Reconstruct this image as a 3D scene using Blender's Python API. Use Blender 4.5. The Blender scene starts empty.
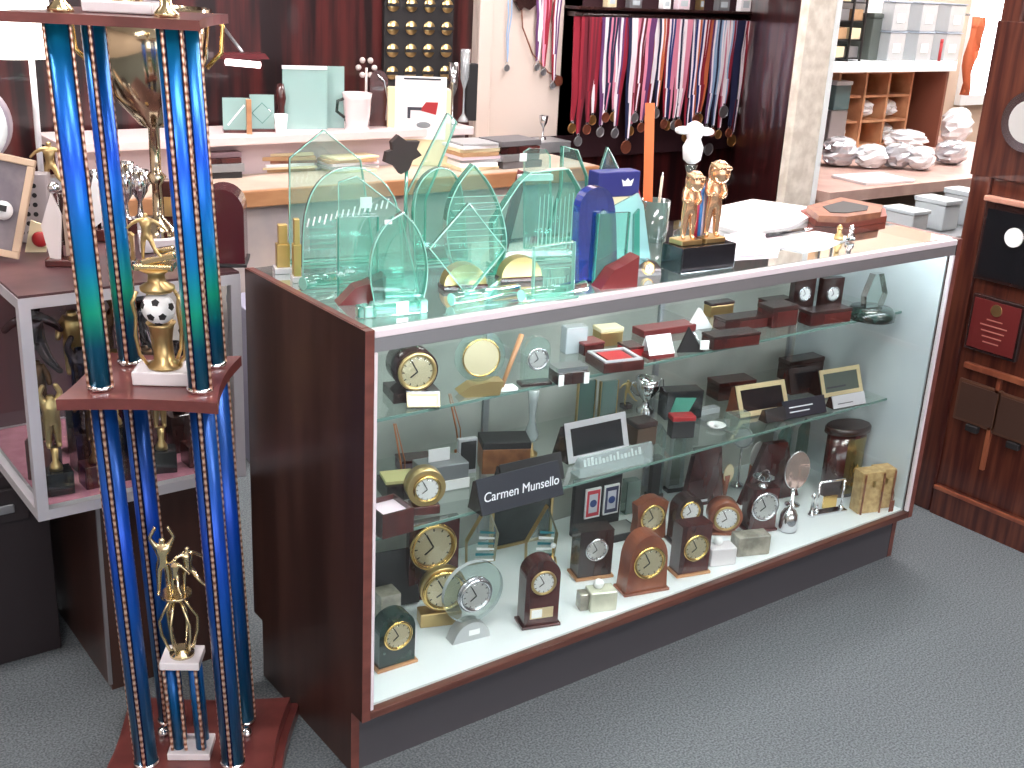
import bpy, bmesh, math, random
from mathutils import Vector, Matrix, Euler
random.seed(7)
S = bpy.context.scene
COL = S.collection
PI = math.pi
# ------------------------------------------------------------------ camera
F, CX, CY, CZ, YAW, PITCH, ROLL = 1162.7, -0.9859, -1.7092, 1.5775, 0.6568, 0.3417, 0.0535
H, L, D, KICK = 0.965, 1.8174, 0.5015, 0.1466
cy_, sy_, cp_, sp_ = math.cos(YAW), math.sin(YAW), math.cos(PITCH), math.sin(PITCH)
FWD = Vector((sy_*cp_, cy_*cp_, -sp_)); RT = Vector((cy_, -sy_, 0)); UP = RT.cross(FWD)
cr, sr = math.cos(ROLL), math.sin(ROLL)
R2 = cr*RT + sr*UP; U2 = -sr*RT + cr*UP
CAM = Vector((CX, CY, CZ))
cam = bpy.data.cameras.new('camera'); co = bpy.data.objects.new('camera', cam); COL.objects.link(co)
cam.sensor_width = 36; cam.lens = F/1024*36; cam.clip_start = .02
m = Matrix((R2, U2, -FWD)).transposed().to_4x4(); m.translation = CAM; co.matrix_world = m
S.camera = co
S.view_settings.view_transform = 'Standard'; S.view_settings.look = 'None'; S.view_settings.gamma = 1
S.view_settings.use_curve_mapping = False; S.view_settings.exposure = 0.75
try:
    S.cycles.transparent_max_bounces = 32; S.cycles.max_bounces = 10; S.cycles.use_denoising = True
    S.cycles.caustics_reflective = False; S.cycles.caustics_refractive = False; S.cycles.sample_clamp_indirect = 6
except Exception: pass

def ray(px, py): return (R2*((px-512)/F) + U2*(-(py-384)/F) + FWD)
def at(px, py, X=None, Y=None, Z=None):
    d = ray(px, py)
    t = (Z-CZ)/d.z if Z is not None else (Y-CY)/d.y if Y is not None else (X-CX)/d.x
    return CAM + d*t
def mpp(p): return (p-CAM).dot(FWD)/F
def outline(pts, loc, rz):
    "points of the photograph on the vertical plane through loc turned by rz, as local x, z"
    n = Vector((math.sin(rz), -math.cos(rz), 0)); ax = Vector((math.cos(rz), math.sin(rz), 0)); o = []
    for px, py in pts:
        d = ray(px, py); t = (Vector(loc)-CAM).dot(n)/d.dot(n); q = CAM+d*t-Vector(loc); o.append((q.dot(ax), q.z))
    return o

# ------------------------------------------------------------------ materials
MATS = {}
def srgb(c): return tuple((x/12.92 if x <= .04045 else ((x+.055)/1.055)**2.4) for x in (v/255 for v in c)) + (1,)
def new(name):
    m = bpy.data.materials.new(name); m.use_nodes = True; nt = m.node_tree
    for n in list(nt.nodes): nt.nodes.remove(n)
    out = nt.nodes.new('ShaderNodeOutputMaterial'); return m, nt, out
def N(nt, t, **k):
    n = nt.nodes.new(t)
    for a, b in k.items():
        if a.startswith('_'): setattr(n, a[1:], b)
        else: n.inputs[a.replace('__', ' ')].default_value = b
    return n
def pbr(name, c, rough=.5, metal=0, emis=None, es=0, noise=None, bump=0, coat=0, stretch=(1,1,1), c2=None, trans=0, spec=.5):
    if name in MATS: return MATS[name]
    m, nt, out = new(name); b = N(nt, 'ShaderNodeBsdfPrincipled'); nt.links.new(b.outputs[0], out.inputs[0])
    b.inputs['Base Color'].default_value = srgb(c); b.inputs['Roughness'].default_value = rough
    b.inputs['Metallic'].default_value = metal; b.inputs['Coat Weight'].default_value = coat
    b.inputs['Specular IOR Level'].default_value = spec
    b.inputs['Transmission Weight'].default_value = trans
    if emis: b.inputs['Emission Color'].default_value = srgb(emis); b.inputs['Emission Strength'].default_value = es
    if noise:
        tc = N(nt, 'ShaderNodeTexCoord'); mp = N(nt, 'ShaderNodeMapping'); mp.inputs['Scale'].default_value = stretch
        nz = N(nt, 'ShaderNodeTexNoise', Scale=noise, Detail=4); nt.links.new(tc.outputs['Object'], mp.inputs[0]); nt.links.new(mp.outputs[0], nz.inputs['Vector'])
        if c2:
            r = N(nt, 'ShaderNodeValToRGB'); r.color_ramp.elements[0].position = .38; r.color_ramp.elements[1].position = .64
            r.color_ramp.elements[0].color = srgb(c2); r.color_ramp.elements[1].color = srgb(c)
            nt.links.new(nz.outputs[0], r.inputs[0]); nt.links.new(r.outputs[0], b.inputs['Base Color'])
        if bump:
            bp = N(nt, 'ShaderNodeBump', Strength=bump, Distance=.004); nt.links.new(nz.outputs[0], bp.inputs['Height']); nt.links.new(bp.outputs[0], b.inputs['Normal'])
    MATS[name] = m; return m
def glass(name, tint, refl=.09, haze=0, hazec=(200,230,220), rough=.03):
    "thin clear sheet: tinted transparency, a little surface bloom, mirror reflection growing at grazing angles"
    if name in MATS: return MATS[name]
    m, nt, out = new(name)
    tr = N(nt, 'ShaderNodeBsdfTransparent'); tr.inputs[0].default_value = srgb(tint)
    df = N(nt, 'ShaderNodeBsdfPrincipled'); df.inputs['Base Color'].default_value = srgb(hazec); df.inputs['Roughness'].default_value = .25
    gl = N(nt, 'ShaderNodeBsdfGlossy', Roughness=rough); gl.inputs[0].default_value = (1,1,1,1)
    fr = N(nt, 'ShaderNodeFresnel', IOR=1.45); mu = N(nt, 'ShaderNodeMath', _operation='MULTIPLY'); mu.inputs[1].default_value = refl/.04
    mn = N(nt, 'ShaderNodeMath', _operation='MINIMUM'); mn.inputs[1].default_value = .9
    a = N(nt, 'ShaderNodeMixShader'); a.inputs[0].default_value = haze; b = N(nt, 'ShaderNodeMixShader')
    k = nt.links.new
    k(tr.outputs[0], a.inputs[1]); k(df.outputs[0], a.inputs[2]); k(fr.outputs[0], mu.inputs[0]); k(mu.outputs[0], mn.inputs[0])
    ge = N(nt, 'ShaderNodeNewGeometry'); iv = N(nt, 'ShaderNodeMath', _operation='SUBTRACT'); iv.inputs[0].default_value = 1; k(ge.outputs['Backfacing'], iv.inputs[1])
    m2 = N(nt, 'ShaderNodeMath', _operation='MULTIPLY'); k(mn.outputs[0], m2.inputs[0]); k(iv.outputs[0], m2.inputs[1]); k(m2.outputs[0], b.inputs[0]); k(a.outputs[0], b.inputs[1]); k(gl.outputs[0], b.inputs[2]); k(b.outputs[0], out.inputs[0])
    MATS[name] = m; return m
def emit(name, c, s):
    if name in MATS: return MATS[name]
    m, nt, out = new(name); e = N(nt, 'ShaderNodeEmission', Strength=s); e.inputs[0].default_value = srgb(c); nt.links.new(e.outputs[0], out.inputs[0]); MATS[name] = m; return m

WOOD = pbr('laminate', (72,48,42), .38, noise=14, stretch=(1,1,.12), c2=(52,33,29), bump=.04, coat=.15)
WOODE = pbr('laminate_edge', (118,68,60), .4, noise=30, stretch=(.3,1,1), c2=(96,53,47))
WOODH = pbr('fascia_wood', (102,62,52), .38, noise=22, stretch=(.15,1,3), c2=(78,42,34), coat=.2)
PANEL = pbr('wall_panelling', (98,52,38), .3, noise=9, stretch=(6,6,.35), c2=(60,24,20), coat=.5)
DARKP = pbr('dark_panelling', (78,30,30), .32, noise=5, stretch=(5,5,.35), c2=(28,12,16), coat=.4)
ALU = pbr('aluminium', (222,220,226), .3, .45, noise=60, stretch=(1,1,1), bump=.01)
ALUW = pbr('white_aluminium', (236,226,232), .3, .2)
ALUG = pbr('grey_aluminium', (158,160,164), .35, .6)
WHITE = pbr('white_laminate', (240,246,248), .35)
GREYW = pbr('grey_white_board', (206,216,220), .45, noise=5, c2=(196,206,212))
BACKB = pbr('taupe_board', (186,186,180), .5, noise=4, c2=(158,160,154))
GOLD = pbr('gold', (226,190,120), .16, 1)
PGOLD = pbr('pale_gold', (226,208,164), .18, 1)
BRASS = pbr('brushed_brass', (200,172,120), .32, .9)
SILV = pbr('silver', (220,220,224), .12, 1)
CHROME = pbr('chrome', (235,235,238), .06, 1)
MAHO = pbr('mahogany', (84,38,36), .22, noise=18, stretch=(1,1,.2), c2=(58,25,25), coat=.6)
DKWD = pbr('dark_wood', (58,36,34), .25, noise=18, stretch=(1,1,.2), c2=(38,24,24), coat=.5)
ORWD = pbr('orange_wood', (150,88,62), .28, noise=16, stretch=(1,1,.3), c2=(122,64,46), coat=.5)
LTWD = pbr('light_wood', (196,146,104), .4, noise=18, stretch=(.3,1,1), c2=(172,120,84))
BLACK = pbr('black_gloss', (24,26,30), .18, coat=.4)
BLKM = pbr('black_matte', (32,30,32), .6)
NAVYB = pbr('nameplate_black', (34,36,46), .3, coat=.3)
FRG = pbr('frame_gold', (228,206,164), .35, .35)
DGRN = pbr('dark_green_marble', (34,58,52), .2, noise=30, c2=(20,34,32), coat=.5)
DIALW = pbr('white_dial', (250,250,250), .35)
DIALG = pbr('gold_dial', (226,212,176), .3, .45)
DIALS = pbr('silver_dial', (222,222,220), .3, .4)
LENS = glass('clock_lens', (250,250,250), .06)
MARB = pbr('white_marble', (240,234,236), .2, noise=8, c2=(222,216,220), coat=.4)
ONYX = pbr('onyx', (226,224,204), .2, noise=14, c2=(190,192,172), coat=.5)
ONYX2 = pbr('grey_onyx', (176,170,156), .25, noise=22, c2=(130,124,112), coat=.5)
PAPER = pbr('paper', (244,242,244), .7)
PPINK = pbr('pink_paper', (238,216,226), .7)
PCREAM = pbr('cream_card', (232,218,180), .7)
RED = pbr('red_paint', (170,40,44), .4)
NAVY = pbr('navy_box', (42,46,120), .4)
ORANGE = pbr('orange_plastic', (236,120,66), .4)
BROWNL = pbr('brown_leather', (150,96,70), .45, noise=30, c2=(118,70,52))
CARDB = pbr('cardboard', (186,150,112), .8, noise=20, c2=(170,134,98))
TRUNK = pbr('straw_trunk', (206,176,126), .5, noise=60, c2=(180,148,100))
PLAS = glass('clear_plastic', (232,236,238), .12, .35, (226,232,236))
ACRY = glass('clear_acrylic', (238,244,242), .10, .06)
FROST = glass('frosted_plastic', (210,220,224), .10, .7, (222,228,232))
GLASS = glass('case_glass', (250,253,252), .05)
GTOP = glass('top_glass', (246,251,250), .11, .04)
GSHELF = glass('shelf_glass', (249,252,250), .07, .03)
GEDGE = pbr('glass_edge', (116,146,138), .2, .2)
JADE = glass('jade_glass', (238,251,248), .12, .07, (196,238,230))
JADE2 = glass('deep_jade_glass', (216,244,238), .12, .10, (164,226,214))
JEDGE = glass('jade_edge', (110,196,176), .14, .5, (80,184,164), .1)
JEDGEL = glass('jade_edge_highlight', (190,240,228), .15, .6, (176,236,222), .1)
CYANG = glass('pale_cyan_glass', (190,238,240), .08, .5, (196,240,242))
BLUEG = glass('blue_glass', (60,110,200), .14, .3, (40,80,170))
TEALD = glass('smoky_glass', (150,178,170), .1, .4, (134,164,158))
STICK = pbr('white_sticker', (250,250,250), .6)
TEALS = pbr('teal_stripe', (40,120,130), .3)
CLOTH = pbr('cloth_white', (226,216,214), .7)
INK = pbr('print_ink', (60,60,70), .6)
WTXT = pbr('white_letters', (232,232,238), .5)
# trophy foil: reflections painted into its colour as teal, blue and green bands
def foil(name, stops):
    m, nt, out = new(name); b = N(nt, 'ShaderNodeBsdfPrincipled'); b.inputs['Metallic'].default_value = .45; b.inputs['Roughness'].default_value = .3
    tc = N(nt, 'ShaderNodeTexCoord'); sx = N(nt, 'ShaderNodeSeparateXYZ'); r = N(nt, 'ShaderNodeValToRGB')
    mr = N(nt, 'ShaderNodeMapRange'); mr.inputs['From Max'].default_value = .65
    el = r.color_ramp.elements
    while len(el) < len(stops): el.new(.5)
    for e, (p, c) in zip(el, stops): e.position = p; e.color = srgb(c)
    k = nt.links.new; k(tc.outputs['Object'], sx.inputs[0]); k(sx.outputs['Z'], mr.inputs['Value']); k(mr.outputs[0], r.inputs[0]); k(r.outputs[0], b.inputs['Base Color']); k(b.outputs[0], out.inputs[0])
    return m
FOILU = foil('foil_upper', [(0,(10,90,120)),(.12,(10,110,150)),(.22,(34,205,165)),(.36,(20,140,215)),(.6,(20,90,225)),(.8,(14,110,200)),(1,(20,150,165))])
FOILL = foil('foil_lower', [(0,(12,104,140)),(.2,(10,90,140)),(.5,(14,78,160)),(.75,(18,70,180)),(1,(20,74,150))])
FOILK = pbr('foil_dark_border', (14,22,62), .3, .6)
def rope():
    m, nt, out = new('holographic_rope'); b = N(nt, 'ShaderNodeBsdfPrincipled'); b.inputs['Metallic'].default_value = .85; b.inputs['Roughness'].default_value = .3
    tc = N(nt, 'ShaderNodeTexCoord'); w = N(nt, 'ShaderNodeTexWave', Scale=22, Distortion=2.0, _bands_direction='Z'); r = N(nt, 'ShaderNodeValToRGB')
    el = r.color_ramp.elements; el[0].color = srgb((160,104,76)); el[1].color = srgb((255,226,200)); e = el.new(.45); e.color = srgb((232,184,164))
    k = nt.links.new; k(tc.outputs['Object'], w.inputs['Vector']); k(w.outputs[0], r.inputs[0]); k(r.outputs[0], b.inputs['Base Color']); k(b.outputs[0], out.inputs[0]); return m
ROPE = rope()

# ------------------------------------------------------------------ mesh builder
class MB:
    def __init__(s): s.b = bmesh.new()
    def _m(s, fs, mi):
        for f in fs: f.material_index = mi
    def box(s, x0, x1, y0, y1, z0, z1, mi=0, bev=0):
        vs = [s.b.verts.new((x, y, z)) for x in (x0, x1) for y in (y0, y1) for z in (z0, z1)]
        fs = [s.b.faces.new([vs[i] for i in q]) for q in ((0,1,3,2),(4,6,7,5),(0,4,5,1),(2,3,7,6),(0,2,6,4),(1,5,7,3))]
        s._m(fs, mi)
        if bev:
            es = list({e for f in fs for e in f.edges}); r = bmesh.ops.bevel(s.b, geom=es, offset=bev, segments=2, affect='EDGES', profile=.5); s._m(r['faces'], mi)
        return s
    def cb(s, c, d, mi=0, bev=0, rot=None):
        t = MB(); t.box(-d[0]/2, d[0]/2, -d[1]/2, d[1]/2, -d[2]/2, d[2]/2, mi, bev)
        M = Matrix.Translation(c) @ (Euler(rot).to_matrix().to_4x4() if rot else Matrix())
        return s.add(t, M)
    def add(s, t, M=None):
        if M: bmesh.ops.transform(t.b, matrix=M, verts=t.b.verts)
        me = bpy.data.meshes.new('t'); t.b.to_mesh(me); s.b.from_mesh(me); bpy.data.meshes.remove(me); t.b.free(); return s
    def ring(s, rings, mi=0, cap=True, closed=True, capmi=None):
        R = [[s.b.verts.new(p) for p in r] for r in rings]; n = len(R[0])
        for a, b in zip(R, R[1:]):
            for i in range(n if closed else n-1):
                f = s.b.faces.new((a[i], a[(i+1) % n], b[(i+1) % n], b[i])); f.material_index = mi; f.smooth = True
        if cap:
            for r in (R[0][::-1], R[-1]):
                try: f = s.b.faces.new(r); f.material_index = mi if capmi is None else capmi
                except ValueError: pass
        return s
    def lathe(s, prof, n=24, c=(0,0,0), mi=0, cap=True):
        return s.ring([[(c[0]+r*math.cos(2*PI*i/n), c[1]+r*math.sin(2*PI*i/n), c[2]+z) for i in range(n)] for r, z in prof], mi, cap)
    def cyl(s, a, b, r, r1=None, n=12, mi=0):
        a, b = Vector(a), Vector(b); d = (b-a).normalized(); u = d.orthogonal().normalized(); v = d.cross(u); r1 = r if r1 is None else r1
        return s.ring([[p+(u*math.cos(2*PI*i/n)+v*math.sin(2*PI*i/n))*q for i in range(n)] for p, q in ((a, r), (b, r1))], mi)
    def tube(s, pts, r, n=8, mi=0, closed=False):
        P = [Vector(p) for p in pts]; rings = []; u = None
        for i, p in enumerate(P):
            if closed: d = P[(i+1) % len(P)]-P[i-1]
            else: d = P[min(i+1, len(P)-1)]-P[max(i-1, 0)]
            d.normalize()
            u = (d.orthogonal() if u is None else u-d*u.dot(d)).normalized(); v = d.cross(u); q = r[i] if isinstance(r, (list, tuple)) else r
            rings.append([p+(u*math.cos(2*PI*k/n)+v*math.sin(2*PI*k/n))*q for k in range(n)])
        if closed: rings.append(rings[0])
        return s.ring(rings, mi, not closed)
    def ball(s, c, r, sc=(1,1,1), n=14, mi=0):
        return s.ring([[(c[0]+r*sc[0]*math.sin(PI*j/n)*math.cos(2*PI*i/n), c[1]+r*sc[1]*math.sin(PI*j/n)*math.sin(2*PI*i/n), c[2]-r*sc[2]*math.cos(PI*j/n)) for i in range(n)] for j in range(n+1)][1:-1], mi)
    def prism(s, poly, y0, y1, mi=0, emi=None, ax='y', smooth=False):
        "poly in x,z pushed along y (or x,y pushed along z)"
        f3 = (lambda p, t: (p[0], t, p[1])) if ax == 'y' else (lambda p, t: (p[0], p[1], t)) if ax == 'z' else (lambda p, t: (t, p[0], p[1]))
        A = [s.b.verts.new(f3(p, y0)) for p in poly]; B = [s.b.verts.new(f3(p, y1)) for p in poly]; n = len(poly); emi = mi if emi is None else emi
        for q in (A, B[::-1]): s.b.faces.new(q).material_index = mi
        for i in range(n):
            f = s.b.faces.new((A[i], B[i], B[(i+1) % n], A[(i+1) % n])); f.material_index = emi; f.smooth = smooth
        return s
    def disc(s, c, r, t, mi=0, n=28, rx=None):
        "flat round facing -y"
        p = [(c[0]+(rx or r)*math.cos(2*PI*i/n), c[2]+r*math.sin(2*PI*i/n)) for i in range(n)]; return s.prism(p, c[1]-t, c[1], mi)
    def torus(s, c, R, r, mi=0, n=28, m=8, ax='y', sz=1):
        pts = [(c[0]+R*math.cos(2*PI*i/n), c[1], c[2]+R*sz*math.sin(2*PI*i/n)) if ax == 'y' else (c[0]+R*math.cos(2*PI*i/n), c[1]+R*math.sin(2*PI*i/n), c[2]) for i in range(n)]
        return s.tube(pts, r, m, mi, True)
    def tf(s, M): bmesh.ops.transform(s.b, matrix=M, verts=s.b.verts); return s
    def rot(s, x=0, y=0, z=0): return s.tf(Euler((x, y, z)).to_matrix().to_4x4())
    def mv(s, x, y, z): return s.tf(Matrix.Translation((x, y, z)))
    def flat(s):
        for f in s.b.faces: f.smooth = False
        return s
    def P(s, name, mats, parent=None, label=None, norm=True):
        if norm: bmesh.ops.recalc_face_normals(s.b, faces=s.b.faces)
        me = bpy.data.meshes.new(name); s.b.to_mesh(me); s.b.free()
        for m in (mats if isinstance(mats, (list, tuple)) else [mats]): me.materials.append(m)
        o = bpy.data.objects.new(name, me); COL.objects.link(o)
        if parent: o.parent = parent
        if label: o['label'] = label
        return o
def T(name, label, cat, loc=(0,0,0), rz=0, group=None):
    o = bpy.data.objects.new(name, None); COL.objects.link(o); o.empty_display_size = .05; o.location = loc; o.rotation_euler = (0, 0, rz)
    o['label'] = label; o['category'] = cat
    if group: o['group'] = group
    return o
def tag(o, label, cat, group=None, loc=None, rz=None):
    o['label'] = label; o['category'] = cat
    if group: o['group'] = group
    if loc is not None: o.location = loc
    if rz is not None: o.rotation_euler = (0, 0, rz)
    return o
def st(o): o['kind'] = 'structure'; return o
def text(name, s, size, mat, parent, loc, rot=(PI/2,0,0), shear=0, ext=.0004, bold=0, align='CENTER'):
    c = bpy.data.curves.new('t', 'FONT'); c.body = s; c.size = size; c.extrude = ext; c.shear = shear; c.align_x = align; c.offset = bold
    t = bpy.data.objects.new('t', c); COL.objects.link(t); dg = bpy.context.evaluated_depsgraph_get()
    me = bpy.data.meshes.new_from_object(t.evaluated_get(dg)); bpy.data.objects.remove(t)
    me.materials.clear(); me.materials.append(mat); o = bpy.data.objects.new(name, me); COL.objects.link(o); o.parent = parent; o.location = loc; o.rotation_euler = rot; return o
def arch(w, h, n=14):
    "rectangle with a half-round top"
    r = w/2; return [(-r, 0), (r, 0)]+[(r*math.cos(PI*i/n), h-r+r*math.sin(PI*i/n)) for i in range(n+1)]
def spot(px, py, Z): p = at(px, py, Z=Z); return p, mpp(p)
def skinned(name, verts, edges, radii, mat, parent, lv=1):
    me = bpy.data.meshes.new(name); me.from_pydata(verts, edges, []); o = bpy.data.objects.new(name, me); COL.objects.link(o); o.parent = parent
    me.materials.append(mat); o.modifiers.new('skin', 'SKIN')
    for v, r in zip(me.skin_vertices[0].data, radii): v.radius = (r, r)
    me.skin_vertices[0].data[0].use_root = True
    sb = o.modifiers.new('sub', 'SUBSURF'); sb.levels = lv; sb.render_levels = lv; o.modifiers['skin'].use_smooth_shade = True; return o
def figure(name, h, mat, parent, loc, pose='stand', rz=0, lv=1, fat=1):
    "small cast figurine, one continuous skin"
    P = dict(pel=(0,0,.5), ch=(0,0,.7), nk=(0,0,.82), hd=(0,0,.92), sl=(-.1,0,.79), el=(-.17,0,.64), wl=(-.2,-.04,.5), sr=(.1,0,.79), er=(.17,0,.64), wr=(.2,-.04,.5),
             hl=(-.06,0,.47), kl=(-.07,-.01,.26), al=(-.08,0,.04), fl=(-.09,-.08,.015), hr=(.06,0,.47), kr=(.07,-.01,.26), ar=(.08,0,.04), fr=(.09,-.08,.015))
    if pose == 'arms_up': P.update(el=(-.17,0,.93), wl=(-.08,0,1.1), er=(.17,0,.93), wr=(.08,0,1.1))
    if pose == 'kick': P.update(el=(-.24,0,.72), wl=(-.34,-.02,.62), er=(.24,0,.7), wr=(.34,.03,.58), kr=(.14,-.14,.3), ar=(.24,-.2,.18), fr=(.28,-.28,.17))
    if pose == 'crouch': P.update(pel=(0,0,.3), ch=(.02,-.1,.5), nk=(.02,-.13,.62), hd=(.02,-.16,.73), sl=(-.1,-.1,.58), sr=(.12,-.1,.58), hl=(-.07,0,.28), hr=(.07,0,.28), kl=(-.18,-.12,.25), kr=(.18,-.12,.25),
                                      el=(-.2,-.2,.45), wl=(-.24,-.3,.5), er=(.22,-.2,.45), wr=(.28,-.28,.5))
    if pose == 'head_lean': P.update(hd=(.03,-.06,.9), el=(-.14,-.06,.62), wl=(-.04,-.14,.66), er=(.14,-.06,.62), wr=(.05,-.14,.6))
    K = list(P); E_ = [('pel','ch'),('ch','nk'),('nk','hd'),('ch','sl'),('sl','el'),('el','wl'),('ch','sr'),('sr','er'),('er','wr'),('pel','hl'),('hl','kl'),('kl','al'),('al','fl'),('pel','hr'),('hr','kr'),('kr','ar'),('ar','fr')]
    rd = dict(pel=.075, ch=.095, nk=.035, hd=.065, sl=.045, el=.032, wl=.024, sr=.045, er=.032, wr=.024, hl=.06, kl=.04, al=.028, fl=.022, hr=.06, kr=.04, ar=.028, fr=.022)
    c, s_ = math.cos(rz), math.sin(rz)
    vs = [(loc[0]+h*(P[k][0]*c-P[k][1]*s_), loc[1]+h*(P[k][0]*s_+P[k][1]*c), loc[2]+h*P[k][2]) for k in K]
    return skinned(name, vs, [(K.index(a), K.index(b)) for a, b in E_], [rd[k]*h*fat for k in K], mat, parent, lv)
# ------------------------------------------------------------------ the room
CARPET = pbr('carpet', (116,123,126), .95, noise=210, c2=(76,83,88), bump=.35)
CEIL = pbr('ceiling_tile', (214,208,200), .9, noise=40, c2=(196,190,184))
PLAST = pbr('cream_plaster', (216,200,190), .8)
TANW = pbr('tan_wall', (208,186,166), .8)
XR = 2.2; YB = 2.35
st(MB().box(-3, 6.3, -4, 4.2, -.1, 0).P('floor', CARPET))
st(MB().box(-3, 6.3, -4, 4.2, 2.7, 2.8).P('ceiling', CEIL))
st(MB().box(-3, 4.05, YB, YB+.12, 0, 2.7).P('wall_back', DARKP))
st(MB().box(-3.1, -3, -4, 4.2, 0, 2.7).P('wall_left', PLAST))
st(MB().box(-3, 6.3, -4.1, -4, 0, 2.7).P('wall_front', PLAST))
st(MB().box(6.3, 6.4, -4, 4.2, 0, 2.7).P('wall_far_right', TANW))
st(MB().box(XR, XR+.1, -4, .17, 0, 2.7).P('wall_right', PANEL))
st(MB().box(XR-.012, XR+.112, .17, .235, 0, 2.7, bev=.006).P('trim_1', PANEL))
st(MB().box(XR-.014, XR, -4, .165, 0, .1).P('baseboard_right', PANEL))
st(MB().box(XR-.02, XR-.014+.002, -4, .165, .085, .1, bev=.003).P('trim_2', ORWD))
st(MB().box(XR-.006, XR+.1, .235, .30, 0, .6).P('trim_3', pbr('pale_jamb', (214,176,160), .6)))
# white painted part of the back wall
a = at(474, 100, Y=YB-.03); b = at(576, 100, Y=YB-.03)
st(MB().box(a.x, b.x, YB-.03, YB, .9, 2.7).P('wall_panel', PLAST))
st(MB().box(a.x, a.x+.07, YB-.05, YB-.03, .9, 2.7, bev=.006).P('trim_4', PLAST))
# back room beyond the pillar
st(MB().box(4.05, 6.3, YB, YB+.12, 0, 2.7).P('wall_back_room', TANW))
w0 = at(962, 50, Y=YB-.02); w1 = at(1012, 50, Y=YB-.02)
WINE = emit('daylight', (250,250,255), 5.0)
o = st(MB().box(w0.x+.1, 6.25, YB-.02, YB, 1.02, 1.9).P('window_1', WINE))
MB().box(w0.x+.04, w0.x+.0995, YB-.04, YB-.001, .96, 1.96).box(w0.x+.1, 6.28, YB-.04, YB-.001, .96, 1.0195).box(w0.x+.1, 6.28, YB-.04, YB-.001, 1.9005, 1.96).P('window_or_added_panel_frame', WHITE, o)
# unseen glowing panels added behind the camera to brighten the front-facing dials
FRONTFILL = emit('front_fill_light', (244,248,255), 2.6)
o = st(MB().box(-2.4, .1, -3.999, -3.99, .7, 2.2).P('added_light_panel_1', FRONTFILL)); MB().box(-2.48, -2.401, -3.999, -3.96, .62, 2.28).box(.101, .18, -3.999, -3.96, .62, 2.28).box(-2.4, .1, -3.999, -3.96, .62, .699).box(-2.4, .1, -3.999, -3.96, 2.201, 2.28).P('window_or_added_panel_frame', WHITE, o)
o = st(MB().box(.5, 2.0, -3.999, -3.99, .7, 2.2).P('added_light_panel_2', FRONTFILL)); MB().box(.42, .499, -3.999, -3.96, .62, 2.28).box(2.001, 2.08, -3.999, -3.96, .62, 2.28).box(.5, 2.0, -3.999, -3.96, .62, .699).box(.5, 2.0, -3.999, -3.96, 2.201, 2.28).P('window_or_added_panel_frame', WHITE, o)
# ceiling lights; the last three are added to brighten medals, pillar and back room
LAMP = emit('fluorescent', (255,248,246), 23.0)
def ceil_light(x, y, lab, w=1.2, d=.34):
    t = T('ceiling_light', lab, 'light', (x, y, 2.7), 0, 'ceiling lights')
    MB().box(-w/2, w/2, -d/2, d/2, -.06, -.0001, bev=.01).P('housing', WHITE, t); MB().box(-w/2+.03, w/2-.03, -d/2+.03, d/2-.03, -.075, -.0605, bev=.004).P('diffuser', LAMP, t)
for x, y, w, s_ in ((.3, -.85, 1.2, 'over the front of the showcase'), (1.6, -1.9, 1.2, 'towards the front right'), (-1.6, -1.4, 1.2, 'over the front left'), (.3, 1.5, 1.2, 'over the aisle behind the showcase'), (-1.3, .9, 1.2, 'over the left display case'), (3.6, 1.2, 1.2, 'over the packing bench'), (5, 1.6, 1.2, 'in the far back room'), (2.4, 1.75, 1.2, 'added to brighten the medal rack'), (1.9, .35, 1.2, 'added to brighten the pillar and papers'), (4.4, .4, 1.2, 'added to brighten the back room')):
    ceil_light(x, y, 'long white fluorescent ceiling light '+s_, w)
S.world = bpy.data.worlds.new('world'); S.world.use_nodes = True; S.world.node_tree.nodes['Background'].inputs[0].default_value = (.9,.9,1,1); S.world.node_tree.nodes['Background'].inputs[1].default_value = .4

# ------------------------------------------------------------------ main showcase
KICKM = pbr('dark_vinyl', (74,72,77), .6)
DZ = .168; ZU, ZL = .735, .475; YS = .13
case = T('display_showcase', 'long brown wood and glass display counter filled with clocks and awards', 'display case', (0, 0, 0))
side = [(0, KICK), (0, H), (D, H), (D, KICK), (D-.044, KICK), (D-.044, 0), (.044, 0), (.044, KICK)]
MB().prism(side, 0, .019, 0, 1, ax='x').P('side_panel', [WOOD, WOODE], case)
MB().prism(side, L-.019, L, 0, 1, ax='x').P('side_panel', [WOOD, WOODE], case)
MB().box(.0192, L-.0192, .045, .063, 0, KICK).P('kick_board', KICKM, case)
MB().box(.0192, L-.0192, D-.063, D-.045, 0, KICK).P('kick_board', KICKM, case)
MB().box(.0192, L-.0192, 0, .02, KICK, DZ-.004, bev=.002).P('fascia', WOODH, case)
MB().box(.0192, L-.0192, .0205, D-.0205, KICK, DZ).P('deck', WHITE, case, 'bright white floor of the showcase')
MB().box(.0192, L-.0192, D-.02, D-.008, KICK, H-.012).P('back_panel', BACKB, case)
MB().box(.0195, .026, .02, D-.021, DZ+.0002, H-.03).P('side_lining', GREYW, case)
MB().box(L-.026, L-.0195, .02, D-.021, DZ+.0002, H-.03).P('side_lining', GREYW, case)
MB().box(.0195, L-.0195, .0, .018, H-.016, H-.001, bev=.002).P('top_rail', ALUW, case)
MB().box(.0195, L-.0195, .002, .016, H-.043, H-.0165, bev=.001).P('top_rail', ALUG, case)
MB().cyl((.06, .031, H-.034), (L-.06, .031, H-.034), .0065).P('light_tube', emit('case_tube', (240,248,255), 30.0), case, 'thin fluorescent tube under the top rail')
for x in (.0195, L-.0265): MB().box(x, x+.007, 0, .012, DZ, H-.0435, bev=.001).P('corner_strip', ALUW, case)
MB().box(.027, L-.027, .004, .009, DZ+.0005, H-.0435).P('front_glass', GLASS, case)
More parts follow.
